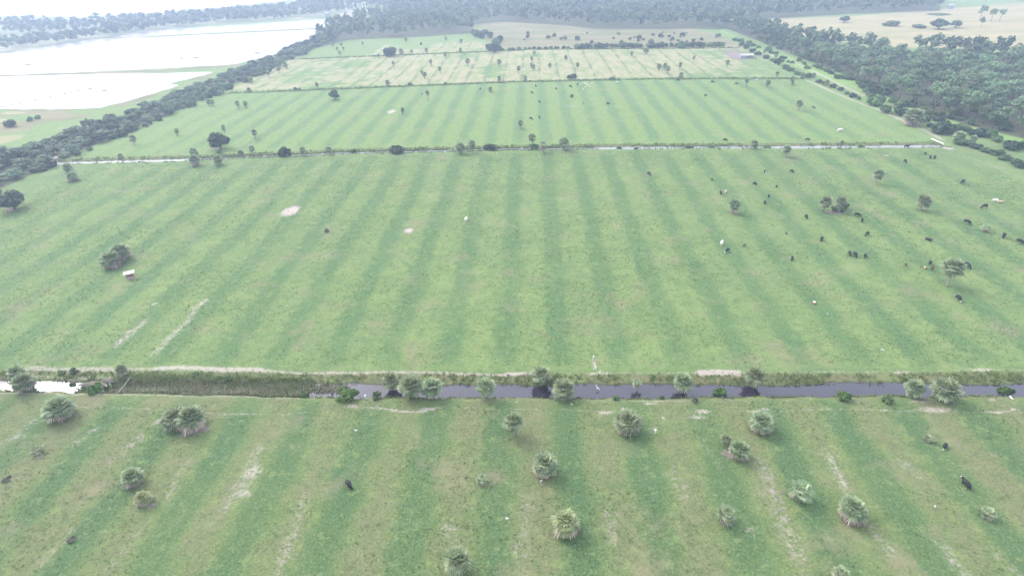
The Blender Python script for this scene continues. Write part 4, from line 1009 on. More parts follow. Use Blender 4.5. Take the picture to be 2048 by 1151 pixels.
def mass(name, pts, seed, per, hmin, hmax, wf, size, mats=('woodmix',)):
    """a far wood as one mesh of many crowns and trunks"""
    r = np.random.default_rng(seed); n = len(pts)
    VV, FF, TT = [], [], []; off = 0
    P_ = np.array(pts); hgt = r.uniform(hmin, hmax, n); wd = hgt * r.uniform(wf * .8, wf * 1.2, n)
    tone0 = r.uniform(0, .75, n)
    nl = 5
    for li in range(nl):
        a = r.uniform(0, 6.28, n); q = r.uniform(0.0, .3, n) * wd; z = hgt * r.uniform(.45, .88, n)
        c = np.stack([P_[:, 0] + np.cos(a) * q, P_[:, 1] + np.sin(a) * q, z], 1)
        k = per // nl
        d = unit(r.normal(size=(n * k, 3))); C = np.repeat(c, k, 0)
        rad = np.repeat(np.stack([wd * .26, wd * .26, hgt * .15], 1), k, 0)
        C = C + d * rad * (.45 + .55 * r.random((n * k, 1)))
        nrm = unit(d * .9 + r.normal(size=(n * k, 3)) * .5 + np.array([0, 0, .25])); u = unit(np.cross(nrm, r.normal(size=(n * k, 3)))); v = np.cross(nrm, u)
        s = np.repeat(wd, k)[:, None] * size * r.uniform(.6, 1.3, (n * k, 1))
        V, F = quads_from(C, u * s, v * s * .75)
        VV.append(V); FF.append(F + off); off += len(V); TT.append(np.clip(np.repeat(tone0, k) + r.uniform(-.1, .25, n * k), 0, 1))
    o = link(name, mesh_np(name, np.concatenate(VV), np.concatenate(FF), [M[m] for m in mats], tone=np.concatenate(TT)))
    return o
far_pts = scatter(FORESTB, 5.8, 9, 9000)
o = mass('far_wood', far_pts + rest_pines, 21, 60, 8, 13, .85, .085)
tag(o, 'dense hazy wood filling the background beyond the fields', 'forest', kind='stuff')
o = mass('belt_wood', belt[295:], 25, 60, 3.5, 6.5, 1.15, .085); tag(o, 'far end of the tree belt running along the pond', 'forest', kind='stuff')
BELT = GP([(-420, 95), (0, 44), (219, 40), (342, 33), (430, 27), (580, 14), (640, 0), (640, -25), (900, -30), (790, 18), (740, 14), (700, 22), (560, 40), (450, 46), (330, 58), (200, 78), (0, 104), (-420, 172)])
def gap(x, y): return (vnoise(x, y * 2.0, 60, 91) > .40) | (x > -420)
o = mass('pond_wood', scatter(BELT, 7.5, 15, 6000, gap), 23, 45, 5, 8.5, 1.25, .10)
tag(o, 'hazy blue wood on the far shore of the ponds', 'forest', kind='stuff')
rim = [G(px, py) for px, py in zip(np.linspace(-300, 640, 170), np.interp(np.linspace(-300, 640, 170), [-300, 0, 219, 430, 640], [66, 37, 36, 22, -6]))]

# ------------------------------------------------------------------ reeds and bank grass (nobody could count the blades)
def blades(name, pts, seed, hmin, hmax, wid, lean, mat, label, per=4, cat='grass', tone=(0, 1)):
    r = np.random.default_rng(seed); n = len(pts) * per
    P_ = np.repeat(np.array(pts), per, 0); P_[:, :2] += r.normal(size=(n, 2)) * wid * 1.6
    gz = ground_z(P_[:, 0], P_[:, 1]); gz = np.maximum(gz, -0.95)
    a = r.uniform(0, 6.28, n); h = r.uniform(hmin, hmax, n); l = r.uniform(.1, lean, n) * h; b = r.uniform(0, 6.28, n)
    sx_, sy_ = np.cos(a) * wid, np.sin(a) * wid
    V = np.stack([np.stack([P_[:, 0] - sx_, P_[:, 1] - sy_, gz], 1), np.stack([P_[:, 0] + sx_, P_[:, 1] + sy_, gz], 1),
                  np.stack([P_[:, 0] + sx_ * .3 + np.cos(b) * l, P_[:, 1] + sy_ * .3 + np.sin(b) * l, gz + h], 1), np.stack([P_[:, 0] - sx_ * .3 + np.cos(b) * l, P_[:, 1] - sy_ * .3 + np.sin(b) * l, gz + h], 1)], 1).reshape(-1, 3)
    F = np.arange(n * 4).reshape(-1, 4)
    T = tone[0] + (tone[1] - tone[0]) * r.random(n)
    o = link(name, mesh_np(name, V, F, [M[mat]], tone=T)); tag(o, label, cat, kind='stuff'); return o
R9 = np.random.default_rng(99)
def strip(n, x0, x1, f, d0, d1, dens=None, seed=0):
    x = R9.uniform(x0, x1, n); y = f(x) + R9.uniform(d0, d1, n)
    if dens is not None:
        k = R9.random(n) < dens(x, y); x, y = x[k], y[k]
    return np.stack([x, y], 1)
xl, xr = G(218, 775)[0], G(612, 782)[0]
cen = lambda x: (near_n(x) + near_s(x)) / 2
dn_ = lambda x, y: np.clip(vnoise(x, y, 3.0, 61) * 1.6 - .1, 0, 1)
blades('reeds', np.concatenate([strip(3600, xl, xr, cen, -1.5, 1.7), strip(160, xr, xr + 6, cen, -.3, 1.4, dn_)]), 1, .25, .7, .12, 1.5, 'reed', 'reddish dry reeds choking the left stretch of the canal', per=5)
blades('bank_grass', np.concatenate([strip(900, xl, xr, cen, .3, 2.4), strip(900, xl, xr, cen, -1.5, 1.0, lambda x, y: (vnoise(x, y, 4, 67) > .5).astype(float)), strip(130, G(150, 775)[0], xl, cen, -1.3, 1.5)]), 12, .3, .8, .12, 1.0, 'tuft', 'green rank grass behind the reddish reeds of the canal', tone=(.3, 1))
blades('bank_grass', np.concatenate([strip(1900, -95, 90, near_n, -.1, 2.2, dn_), strip(1100, -95, 90, near_s, -.5, .2, dn_)]), 2, .12, .42, .11, .7, 'tuft', 'rough green grass tufts along both canal banks', tone=(.2, 1.1))
fd = lambda x, y: np.clip(vnoise(x, y * 0, 10.0, 63) * 1.4 - (x > 45) * .25, 0.15, 1)
blades('bank_grass', np.concatenate([strip(800, -168, 139, far_c, 1.3, 3.4, fd), strip(200, -160, 139, far_c, -3.4, -2.4, fd)]), 3, .15, .5, .30, .5, 'tuft', 'tall green grass along the far canal', tone=(.4, 1.2))
midgap = lambda x, y: np.where((x > -118) & (x < 22), 1.0, np.where((x > 47) & (x < 88), .45 * vnoise(x, y, 5, 65), 0))
blades('reeds', strip(7000, -168, 139, far_c, -1.5, 1.4, midgap), 4, .2, .5, .25, .5, 'tuft', 'green reeds filling the middle of the far canal', tone=(.2, .9))
for f, k in ((ditch3, 5), (ditch4, 6)):
    blades('bank_grass', strip(1500, -156, 138, f, -1.6, 1.6), k, .25, .7, .3, .5, 'tuft', ['rough grass along the ditch below the dry field', 'rough grass along the ditch above the dry field'][k - 5], tone=(.3, 1))

tx, ty = R9.uniform(-150, 150, 160000), 34 + 160 * R9.random(160000) ** 1.25
tk = (np.abs(tx) < 25 + ty * .95) & (vnoise(tx, ty, 9, 82) > R9.random(160000) * .8) & (tx < 138) & (np.abs(ty - 71) > 4.5) & (np.abs(ty - far_c(tx)) > 5)
tx, ty = tx[tk][:50000], ty[tk][:50000]
blades('grass_tufts', np.stack([tx, ty], 1), 8, .03, .13, .085, .9, 'turf', 'tussocks of grazed grass all over the striped pastures', per=3)

# ------------------------------------------------------------------ cattle and birds
def skin_mesh(name, verts, edges, radii, root, sub=2):
    me = bpy.data.meshes.new('tmp'); me.from_pydata(verts, edges, [])
    ob = bpy.data.objects.new('tmp', me); COL.objects.link(ob)
    m = ob.modifiers.new('s', 'SKIN'); ob.modifiers.new('d', 'SUBSURF').levels = sub
    for v, r in zip(me.skin_vertices[0].data, radii):
        v.radius = r if isinstance(r, tuple) else (r, r)
    me.skin_vertices[0].data[root].use_root = True
    dg = bpy.context.evaluated_depsgraph_get(); dg.update()
    out = bpy.data.meshes.new_from_object(ob.evaluated_get(dg)); out.name = name
    bpy.data.objects.remove(ob); bpy.data.meshes.remove(me)
    for p in out.polygons: p.use_smooth = True
    return out
def cow_geo(pose):
    """cow facing +Y, about 1.3 m at the withers"""
    v, e, r = [], [], []
    def a(p, rad, par=None):
        v.append(p); r.append(rad)
        if par is not None: e.append((par, len(v) - 1))
        return len(v) - 1
    pel = a((0, -.60, .98), (.38, .33)); b1 = a((0, -.25, .92), (.47, .42), pel); b2 = a((0, .15, .91), (.47, .43), b1); sh = a((0, .50, .97), (.37, .38), b2)
    if pose == 'graze':
        n1 = a((0, .78, .92), (.19, .23), sh); n2 = a((0, .96, .64), (.15, .18), n1); hd = a((0, 1.10, .34), (.12, .13), n2); mz = a((0, 1.17, .10), (.075, .085), hd)
    elif pose == 'lie':
        n1 = a((0, .78, 1.16), (.15, .19), sh); n2 = a((.05, .98, 1.32), (.12, .14), n1); hd = a((.10, 1.16, 1.34), (.12, .12), n2); mz = a((.14, 1.42, 1.24), (.075, .08), hd)
    else:
        n1 = a((0, .78, 1.08), (.19, .23), sh); n2 = a((0, .94, 1.15), (.15, .18), n1); hd = a((0, 1.08, 1.16), (.14, .15), n2); mz = a((0, 1.32, 1.00), (.09, .10), hd)
    for s in (-1, 1):
        ea = a((s * .20, v[hd][1] - .06, v[hd][2] + .08), (.045, .03), hd); a((s * .30, v[hd][1] - .08, v[hd][2] + .05), (.02, .015), ea)
    t = a((0, -.90, 1.05), .05, pel); t = a((0, -.97, .75), .028, t); a((0, -.96, .42), .045, t)
    for s in (-1, 1):
        if pose == 'lie':
            k = a((s * .20, .62, .74), .12, sh); k = a((s * .22, .80, .60), .075, k); a((s * .16, .50, .58), .055, k)
            k = a((s * .26, -.50, .78), .15, pel); k = a((s * .34, -.22, .60), .08, k); a((s * .30, -.60, .57), .055, k)
        else:
            k = a((s * .19, .50, .70), (.10, .12), sh); k = a((s * .18, .52 + .05 * s, .40), .065, k); k = a((s * .18, .50 + .07 * s, .12), .05, k); a((s * .18, .54 + .07 * s, .0), .065, k)
            k = a((s * .20, -.64, .72), (.12, .16), pel); k = a((s * .19, -.80 - .05 * s, .44), .07, k); k = a((s * .19, -.74 - .07 * s, .12), .052, k); a((s * .19, -.70 - .07 * s, .0), .065, k)
    if pose == 'lie': v = [(p[0], p[1], p[2] - .52) for p in v]
    return v, e, r
COWS = {}
for pose in ('graze', 'stand', 'lie'):
    base = skin_mesh('cow', *cow_geo(pose), 0)
    for coat in ('black', 'blackface', 'whitehide', 'whitetan', 'tan', 'brown'):
        me = base.copy(); me.name = 'cow'; me.materials.clear()
        mats = {'black': ['black'], 'blackface': ['black', 'face'], 'whitehide': ['whitehide'], 'whitetan': ['whitehide', 'tan'], 'tan': ['tan'], 'brown': ['brown']}[coat]
        for m in mats: me.materials.append(M[m])
        if len(mats) == 2:
            lim = {'graze': 1.02, 'stand': 1.10, 'lie': 1.08}[pose]
            for p in me.polygons: p.material_index = 1 if p.center.y > lim and (pose != 'graze' or p.center.z < .5) else 0
        else:
            for p in me.polygons: p.material_index = 0
        COWS[pose, coat] = me
def cow(px, py, hx, hy, s, coat, pose, label, group='cattle on the pastures'):
    z = .62 * s if pose != 'lie' else .4 * s
    x, y = G(px, py, z); x2, y2 = G(px + hx, py + hy, z); rz = math.atan2(y2 - y, x2 - x) - math.pi / 2
    gz = float(ground_z(np.array([x]), np.array([y]))[0])
    o = link('cow', COWS[pose, coat], None, (x, y, gz - .01), rz, s * .80)
    tag(o, label, 'calf' if s < .68 else 'cow', group)
B, BF, WH, WT, TN, BR = 'black', 'blackface', 'whitehide', 'whitetan', 'tan', 'brown'
for c in [
(697, 966, 8, 10, .92, B, 'graze', 'black cow grazing alone on the left half of the near pasture'),
(1933, 966, -10, -10, .95, BF, 'stand', 'large black cow with a pale face on the near pasture at the right'),
(1891, 890, -3, 6, .72, BF, 'graze', 'small black cow with a white face beside the stunted grey palm'),
(1918, 594, 6, 6, 1.05, BF, 'graze', 'black cow with a white face below the tall bare-trunked palm'),
(1934, 528, 8, 4, 1.15, B, 'graze', 'black cow right beside the crown of the tall bare-trunked palm'),
(1865, 535, 1, 8, .85, BR, 'stand', 'dark brown cow, lower one of the pair left of the tall palm'),
(1861, 524, -5, 7, .9, B, 'stand', 'black cow, upper one of the pair left of the tall palm'),
(1850, 534, 0, 5, .5, TN, 'stand', 'tiny tan calf next to the pair left of the tall palm'),
(1812.5, 528, 2, 6, .66, BR, 'graze', 'small dark calf alone left of the pair near the tall palm'),
(1731, 510, 2, 7, .85, B, 'graze', 'rightmost black cow of the trio in a row'),
(1711, 507, 7, 8, 1.08, B, 'graze', 'middle black cow of the trio in a row'),
(1700, 505, 4, 8, .95, B, 'graze', 'leftmost black cow of the trio in a row'),
(1585, 515, -2, 8, .9, B, 'graze', 'single black cow left of and below the trio in a row'),
(1455, 499, -6, 3, .95, BF, 'graze', 'black cow with a white head just below the white cow'),
(1443.5, 485, 5, -9, .95, WT, 'stand', 'white cow with a tan head on the left of the herd'),
(1489, 490, 5, -1, .55, BR, 'stand', 'small brown calf right of the white cow with a tan head'),
(1644, 476, -4, 8, 1.0, B, 'graze', 'black cow below the twin palms, seen end on'),
(1572.6, 466, 2, 5, .6, BR, 'stand', 'slim brown calf between the white cow and the twin palms'),
(1735, 466, -6, 3, 1.0, B, 'graze', 'black cow below and right of the twin palms'),
(1818.6, 463, 4, 3, .4, BR, 'lie', 'tiny brown calf lying alone below the lone right palm'),
(1857, 477, 7, 3, 1.0, B, 'lie', 'black cow lying down above the pair near the tall palm'),
(1935, 442, 8, 3, 1.15, B, 'graze', 'black cow left of the scrubby palm on the bare spot'),
(2009, 469, -3, 6, 1.1, B, 'graze', 'black cow just right of the scrubby palm on the bare spot'),
(2041, 481, 7, 3, 1.1, B, 'graze', 'black cow at the very right edge of the middle pasture'),
(1725, 439, -1, 6, .85, B, 'graze', 'lower black cow of the two right of the twin palms'),
(1716, 428, 7, 2, .95, B, 'graze', 'upper black cow of the two right of the twin palms'),
(1684, 421, 6, 0, .75, B, 'lie', 'black cow resting under the right twin palm'),
(1613, 431.5, 4, 7, 1.0, B, 'graze', 'black cow just left of and below the twin palms'),
(1530, 404, -5, 7, 1.0, B, 'stand', 'lower black cow of the two right of the ringed palm'),
(1538, 391, 1, 6, .9, B, 'stand', 'upper black cow of the two right of the ringed palm'),
(1442, 384, 2, 6, .9, B, 'graze', 'black cow beside the tan calf above the ringed palm'),
(1452, 382, -3, 4, .78, TN, 'graze', 'pale tan cow beside a black one above the ringed palm'),
(1553, 372, 0, 6, .75, B, 'stand', 'small black cow right of centre, first one above the two by the ringed palm'),
(1510, 366, 6, 2, .85, B, 'graze', 'black cow grazing sideways left of the small one'),
(1424, 358, 2, 6, .75, B, 'stand', 'thin black cow left and above the tan one'),
(1584, 341.5, 6, 2, .9, B, 'graze', 'black cow under the palm on the lip of the far canal'),
(1530, 342, -1, 6, .8, B, 'graze', 'black cow with a white egret at its feet'),
(1298, 346, 6, 3, 1.0, B, 'graze', 'black cow standing apart, leftmost of the herd'),
(1811, 321, 6, 5, 1.05, B, 'graze', 'black cow below the black one wading in the far canal'),
(1870, 313, 0, 6, 1.0, B, 'graze', 'right black cow of two side by side under the end of the far canal'),
(1861, 313, 0, 6, 1.0, B, 'graze', 'left black cow of two side by side under the end of the far canal'),
(1851, 306, 3, 3, .85, B, 'graze', 'black cow nearest the right end of the far canal'),
(1926, 362, -9, 3, 1.15, B, 'graze', 'black cow alone near the right fence line'),
(1970, 411, -9, 1, 1.15, B, 'graze', 'black cow below the white cow and tan calf'),
(1992, 400, -8, -2, .9, WH, 'graze', 'white cow beside a tan one near the right edge'),
(2002, 402, 6, 0, .75, TN, 'lie', 'tan cow lying beside the white one near the right edge'),
(1814, 292, 7, 0, 1.05, B, 'stand', 'black cow wading in the right end of the far canal'),
(1272, 297, 8, 0, 1.0, B, 'stand', 'black cow wading in the far canal near the middle'),
(932, 437, 4, -6, 1.0, WH, 'graze', 'white cow alone near the middle of the striped pasture'),
(1681, 259, -8, 0, 1.2, WH, 'graze', 'white cow near the right side of the farther pasture'),
(1450, 279, 7, 0, 1.0, B, 'graze', 'black cow just beyond the far canal, left one of two'),
(1615, 278, 7, 0, 1.0, B, 'graze', 'black cow just beyond the far canal, right one of two'),
(1627, 214, 5, 1, .95, B, 'graze', 'black cow right of the lone palm in the farther pasture'),
(1411, 190, 5, -1, 1.05, B, 'graze', 'black cow in the farther pasture below two others by the ditch'),
(1473, 167, 6, 0, 1.1, B, 'graze', 'black cow left of the long-trunked palm'),
(1425, 163, 6, 0, 1.1, B, 'graze', 'second black cow left of the long-trunked palm'),
(1356, 160, 5, 0, 1.0, B, 'graze', 'black cow under the palm on the ditch'),
(960.6, 176.7, -4, 2, 1.0, B, 'graze', 'black cow left of the grey-green palm by the far ditch'),
(1071.6, 171, 4, 2, 1.0, B, 'graze', 'black cow nearest the ditch in the top middle'),
(1063.8, 184.5, 5, 1, 1.0, B, 'graze', 'black cow below the one nearest the ditch in the top middle'),
(1112, 176.7, 5, 2, .9, B, 'graze', 'black cow left of the white birds, farther one'),
(1140.7, 172, 6, 1, 1.1, B, 'graze', 'black cow left of the white birds, nearer one'),
(1155, 168, 3, -3, .95, B, 'graze', 'black cow touching the flock of white birds'),
(1079, 202.7, 3, 4, 1.0, B, 'graze', 'black cow in the middle of the farther pasture on a dark stripe'),
(1167, 205.7, 2, 5, .6, BR, 'graze', 'small brown calf below the flock of white birds'),
(1216, 206.4, 6, 0, 1.0, B, 'graze', 'black cow right of the small brown calf in the farther pasture'),
(1061.7, 236, 6, 1, 1.05, B, 'graze', 'left black cow of the two beside the centre palm'),
(1078.5, 233.5, 2, 4, 1.0, B, 'graze', 'right black cow of the two beside the centre palm'),
(844, 187.6, -3, -5, .9, BR, 'stand', 'dark brown cow left of the tall long-trunked palm'),
(1234, 164, 5, 0, .95, WH, 'graze', 'white cow beside the ditch right of the white birds'),
]: cow(*c)

ev, ee, er = [], [], []
for p, rad, par in [((0, -.16, .46), .07, None), ((0, .02, .52), .10, 0), ((0, .16, .58), .06, 1), ((0, .24, .74), .030, 2), ((0, .20, .88), .026, 3), ((0, .25, .98), .036, 4), ((0, .34, .97), .016, 5), ((0, .44, .95), .006, 6),
                    ((0, -.32, .40), .03, 0), ((.05, .0, .28), .014, 1), ((.05, .02, .0), .012, 9), ((-.05, .03, .28), .014, 1), ((-.05, .05, .0), .012, 11)]:
    ev.append(p); er.append(rad)
    if par is not None: ee.append((par, len(ev) - 1))
EG = skin_mesh('egret', ev, ee, er, 1, 1)
EG.materials.clear(); EG.materials.append(M['birdwhite']); EG.materials.append(M['beak'])
for p in EG.polygons: p.material_index = 1 if (p.center.y > .345 and p.center.z > .9) or p.center.z < .25 else 0
def egret(px, py, s, rz, label, group=None):
    x, y = G(px, py, .35 * s); gz = float(ground_z(np.array([x]), np.array([y]))[0])
    o = link('egret', EG, None, (x, y, max(gz, -.85)), rz, s); tag(o, label, 'bird', group)
for a in [(1196, 769, 1.15, 1.0, 'tall white egret at the water edge in the middle of the canal'),
          (712, 861, .8, 2.0, 'small white egret on the grass below the broad leafy bush'),
          (1531, 347, .9, 0.5, 'white egret at the feet of a black cow'),
          (1655, 628, .5, 1.5, 'white egret right of the orange and white tub'),
          (1035, 173, 1.3, 2.5, 'single white egret left of the black cow by the far ditch')]: egret(*a, 'white egrets')
for (a, b) in [(1160, 168.5), (1163, 171), (1169, 168), (1174, 170), (1170, 174), (1167, 179), (1177, 171), (1183, 168), (1165, 166), (1172, 167), (1180, 174)]:
    egret(a, b, 1.35, PR.uniform(0, 6), 'white egret in the flock by the far ditch', 'flock of white egrets')

# ------------------------------------------------------------------ built things
# roofed feeder
x, y = G(262, 556); fr = link('feeder', None, loc=(x, y, 0), rz=.5); tag(fr, 'small feeder with a white roof and reddish trough beside two palms', 'feeder')
bm = bmesh.new(); add_box(bm, (0, 0, 1.42), (2.1, 1.5, .07), 0, 0, .02); add_box(bm, (0, 0, 1.35), (1.9, .08, .1)); link('roof', bm_mesh('roof', bm, M['white']), fr)
bm = bmesh.new()
add_box(bm, (0, 0, .42), (1.2, .75, .06)); add_box(bm, (0, .36, .6), (1.2, .05, .34)); add_box(bm, (0, -.36, .6), (1.2, .05, .34)); add_box(bm, (.58, 0, .6), (.05, .67, .34)); add_box(bm, (-.58, 0, .6), (.05, .67, .34))
link('trough', bm_mesh('trough', bm, M['rust']), fr)
for sx_ in (-1, 1):
    for sy_ in (-1, 1):
        bm = bmesh.new(); add_box(bm, (sx_ * .68, sy_ * .45, .655), (.09, .09, 1.29)); link('leg', bm_mesh('leg', bm, M['rust']), fr)
# barn and pen
x, y = G(1492, 116.5); bn = link('barn', None, loc=(x, y, 0), rz=-.03, sc=(.62, .7, .7)); tag(bn, 'long low livestock barn with a white roof at the top right of the dry field', 'barn')
bm = bmesh.new(); vs = [bm.verts.new(p) for p in [(-6.2, -2.6, 2.5), (6.2, -2.6, 2.5), (6.2, .2, 3.6), (-6.2, .2, 3.6), (6.2, 3.2, 2.6), (-6.2, 3.2, 2.6)]]
bm.faces.new((vs[0], vs[1], vs[2], vs[3])); bm.faces.new((vs[3], vs[2], vs[4], vs[5]))
bmesh.ops.solidify(bm, geom=bm.faces[:], thickness=.12); link('roof', bm_mesh('roof', bm, M['white']), bn)
bm = bmesh.new(); add_box(bm, (0, 2.9, 1.2), (12, .1, 2.4)); add_box(bm, (-5.9, .3, 1.2), (.1, 5.0, 2.4)); add_box(bm, (5.9, .3, 1.2), (.1, 5.0, 2.4)); add_box(bm, (-3.2, -2.2, 1.1), (5.2, .1, 2.2)); link('wall', bm_mesh('wall', bm, M['zinc']), bn)
for k in range(4):
    bm = bmesh.new(); add_box(bm, (-.4 + k * 2.0, -2.25, 1.2), (.18, .18, 2.4)); link('post', bm_mesh('post', bm, M['greywood']), bn)
pen = GP([(1447, 103), (1474, 102.5), (1512, 118), (1479, 121), (1462, 117), (1447, 103)])
pr = link('pen_fence', None, loc=(pen[0][0], pen[0][1], 0)); tag(pr, 'grey rail fence round the bare yard of the barn', 'fence')
bm = bmesh.new()
for (a, b) in zip(pen[:-1], pen[1:]):
    L = math.hypot(b[0] - a[0], b[1] - a[1]); an = math.atan2(b[1] - a[1], b[0] - a[0])
    for z in (.5, .95, 1.4): add_box(bm, ((a[0] + b[0]) / 2 - pen[0][0], (a[1] + b[1]) / 2 - pen[0][1], z), (L, .06, .12), an)
link('rail', bm_mesh('rail', bm, M['greywood']), pr)
for (a, b) in zip(pen[:-1], pen[1:]):
    n = max(1, int(math.hypot(b[0] - a[0], b[1] - a[1]) / 6))
    for i in range(n):
        bm = bmesh.new(); add_box(bm, (a[0] + (b[0] - a[0]) * i / n - pen[0][0], a[1] + (b[1] - a[1]) * i / n - pen[0][1], .8), (.18, .18, 1.6)); link('post', bm_mesh('post', bm, M['greywood']), pr)
# far utility poles
def pole_mesh(h, arms):
    bm = bmesh.new(); add_tube(bm, [(0, 0, 0), (0, 0, h)], [.42, .22], 8)
    ob = bm_mesh('pole', bm, M['white'])
    bm = bmesh.new()
    for k in range(arms): add_tube(bm, [(-1.8, 0, h * (.93 - .1 * k)), (0, 0, h * (.945 - .1 * k)), (1.8, 0, h * (.93 - .1 * k))], [.06, .14, .06], 6)
    return ob, bm_mesh('crossarm', bm, M['white'])
PM = pole_mesh(1.0, 1)
for i, (px, top, bot, lab) in enumerate([
    (691, -8, 22, 'tallest white utility pole at the left of the far cluster'), (693.5, 8, 24, 'short white pole close to the tallest one'), (708, 7, 21, 'white pole in the middle left of the far cluster'),
    (717, 8, 22, 'white pole in the middle of the far cluster'), (726, 6, 21, 'white pole in the middle right of the far cluster'), (731.5, 5, 21, 'rightmost white pole of the low far cluster'),
    (783, -8, 13, 'left one of three tall white poles rising from the wood'), (790, -8, 11, 'middle one of three tall white poles rising from the wood'), (797.5, -8, 8, 'right one of three tall white poles rising from the wood')]):
    x, y = G(px, bot); h = (bot - top) * mpp(px, bot) * 1.0
    rt = link('utility_pole', None, loc=(x, y, -.1)); tag(rt, lab, 'utility pole', 'far white poles')
    a, b = pole_mesh(h, 2); link('pole', a, rt); link('crossarm', b, rt)
# far farm buildings (white roofs among trees)
def shed(px, py, wpx, lab, roof='white'):
    x, y = G(px, py); wd = wpx * mpp(px, py); rt = link('shed', None, loc=(x, y, 0), rz=PR.uniform(-.2, .2)); tag(rt, lab, 'building', 'far white-roofed buildings')
    bm = bmesh.new(); add_box(bm, (0, 0, 1.5), (wd * .94, wd * .5, 3.0)); link('wall', bm_mesh('wall', bm, M['zinc']), rt)
    bm = bmesh.new(); q = [bm.verts.new(p) for p in [(-wd / 2, -wd * .3, 3.0), (wd / 2, -wd * .3, 3.0), (wd / 2, 0, 4.4), (-wd / 2, 0, 4.4), (wd / 2, wd * .3, 3.0), (-wd / 2, wd * .3, 3.0)]]
    bm.faces.new((q[0], q[1], q[2], q[3])); bm.faces.new((q[3], q[2], q[4], q[5])); bmesh.ops.solidify(bm, geom=bm.faces[:], thickness=.15)
    link('roof', bm_mesh('roof', bm, M[roof]), rt)
for a in [(1815, 5, 14, 'white roof glimpsed in the wood at the top right, left one'), (1830, 8, 10, 'white roof glimpsed in the wood at the top right, right one'),
          (1900, 18, 11, 'pale building at the end of the wood at the top right'), (46, 43, 12, 'pale building on the far shore at the top left'),
          (655, 33, 9, 'pale building on the bare ground beside the far poles')]: shed(*a)
# small objects
def simple(name, bm, mats, loc, label, cat, group=None, rz=0):
    o = link(name, bm_mesh(name, bm, mats), None, loc, rz); tag(o, label, cat, group); return o
for (px, py, hh, lab) in [(1186, 720, .9, 'white drain post at the head of the pale sand trail beyond the canal'), (1309, 868, .9, 'white drain post in front of the pale sand splash'), (731, 797, .8, 'slanting white drain post by the broad leafy bush')]:
    x, y = G(px, py); bm = bmesh.new(); add_tube(bm, [(0, 0, -.1), (.05, 0, hh * .8), (.06, 0, hh)], [.10, .10, .12], 8); simple('drain_post', bm, M['white'], (x, y, 0), lab, 'post', 'white drain posts')
def pole_between(name, p0, p1, r0, r1, mat, label, cat, z0=.15, z1=.15):
    a, b = G(*p0), G(*p1); bm = bmesh.new(); n = 6
    pts = [((b[0] - a[0]) * t / n, (b[1] - a[1]) * t / n, z0 + (z1 - z0) * t / n + .05 * math.sin(t * 1.7)) for t in range(n + 1)]
    add_tube(bm, pts, list(np.linspace(r0, r1, n + 1)), 8); simple(name, bm, M[mat], (a[0], a[1], 0), label, cat)
pole_between('fallen_trunk', (237, 786), (262, 756), .09, .06, 'greywood', 'pale fallen trunk lying across the reedy canal', 'log', .1, .25)
pole_between('drain_pipe', (1862, 280), (1887, 291), .2, .2, 'white', 'white pipe crossing the end of the far canal', 'pipe', .45, .45)
pole_between('plank', (2019, 793), (2025, 799), .10, .08, 'white', 'white plank on the near bank at the right end of the canal', 'plank', .12, .12)
x, y = G(1628, 607); rt = link('bucket', None, loc=(x, y, 0)); tag(rt, 'small orange and white tub standing alone on the striped grass', 'tub')
bm = bmesh.new(); add_tube(bm, [(0, 0, 0), (0, 0, .35)], [.20, .25], 14); link('tub', bm_mesh('tub', bm, M['orange']), rt)
bm = bmesh.new(); add_tube(bm, [(0, 0, .355), (0, 0, .45), (0, 0, .52)], [.26, .26, .16], 14); link('lid', bm_mesh('lid', bm, M['white']), rt)
x, y = G(330, 233); rt = link('water_trough', None, loc=(x, y, 0), rz=.3); tag(rt, 'small dark water trough in the farther pasture by the tree belt', 'trough')
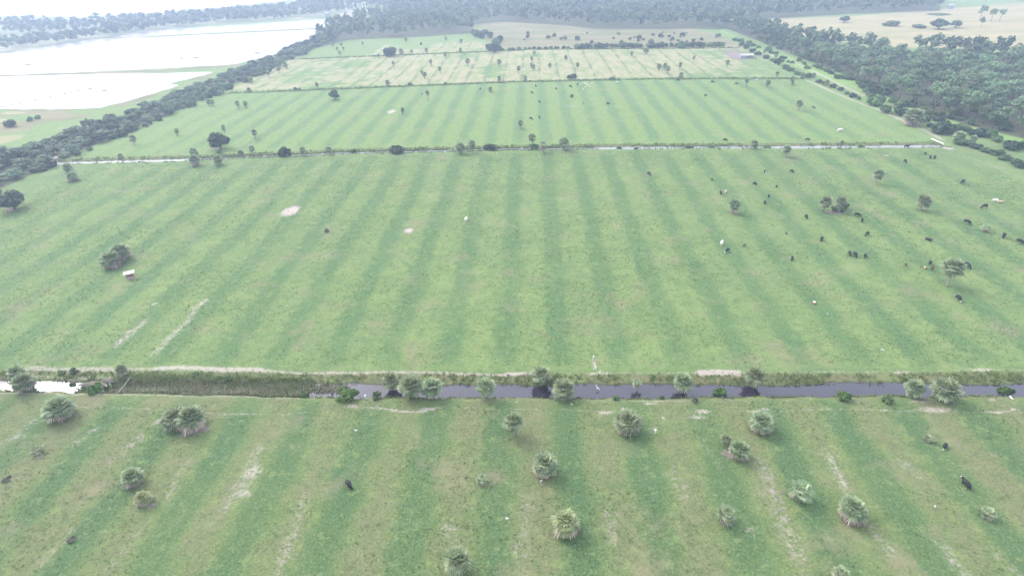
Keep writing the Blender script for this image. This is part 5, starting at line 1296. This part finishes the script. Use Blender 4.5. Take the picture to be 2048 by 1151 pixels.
bm = bmesh.new(); add_box(bm, (0, 0, .35), (2.4, 1.2, .6), 0, 0, .05); link('tank', bm_mesh('tank', bm, M['mud']), rt)
for s in (-1, 1):
    bm = bmesh.new(); add_box(bm, (s * .9, 0, .02), (.15, 1.0, .06)); link('foot', bm_mesh('foot', bm, M['greywood']), rt)
def rock(px, py, wpx, k, lab):
    x, y = G(px, py); s = wpx * mpp(px, py) / 2; bm = bmesh.new(); bmesh.ops.create_icosphere(bm, subdivisions=2, radius=1); r = random.Random(k)
    for v in bm.verts: v.co *= r.uniform(.8, 1.15); v.co.z = max(v.co.z, -.2) * .6
    bmesh.ops.scale(bm, vec=(s, s * .7, s * .8), verts=bm.verts); simple('stone', bm, M['stone'], (x, y, .02), lab, 'stone', 'pale stones', k)
for k, a in enumerate([(1765, 699, 6, 'pale stone on the middle pasture above the right end of the canal'), (1870, 1012, 6, 'white stone on the near pasture below the big cow'), (1143, 808, 6, 'pale stone on the near bank beside the middle palms'),
                       (1014, 1035 + 1, 7, 'pale stone left of the fullest pale palm'), (1083, 961, 7, 'bleached stump at the foot of the pink-skirted palm'), (536, 142 - 4, 6, 'white spot-like stone behind a palm on the left edge of the dry field'),
                       (1433, 99, 5, 'white stone under the hedge left of the barn'), (765, 98, 8, 'white stone block beside the wide dark bush'), (1092, 117, 8, 'white stone block in the upper dry field'), (1512.6, 159.5, 7, 'white stone on the track at the corner of the farther pasture')]):
    rock(a[0], a[1], a[2], k, a[3])

# ------------------------------------------------------------------ the air
bm = bmesh.new(); bmesh.ops.create_cube(bm, size=1.0)
hz = link('haze', bm_mesh('haze', bm, []), loc=(0, 1500, 31.0)); hz.scale = (7000, 5600, 66)
g = NG('haze_air'); vv = g.n('ShaderNodeVolumePrincipled')
vv.inputs['Color'].default_value = (0.62, 0.73, 1.0, 1); vv.inputs['Density'].default_value = 0.00062; vv.inputs['Anisotropy'].default_value = 0.35
g.t.links.new(vv.outputs[0], g.out.inputs['Volume']); hz.data.materials.append(g.m)
tag(hz, kind='stuff')
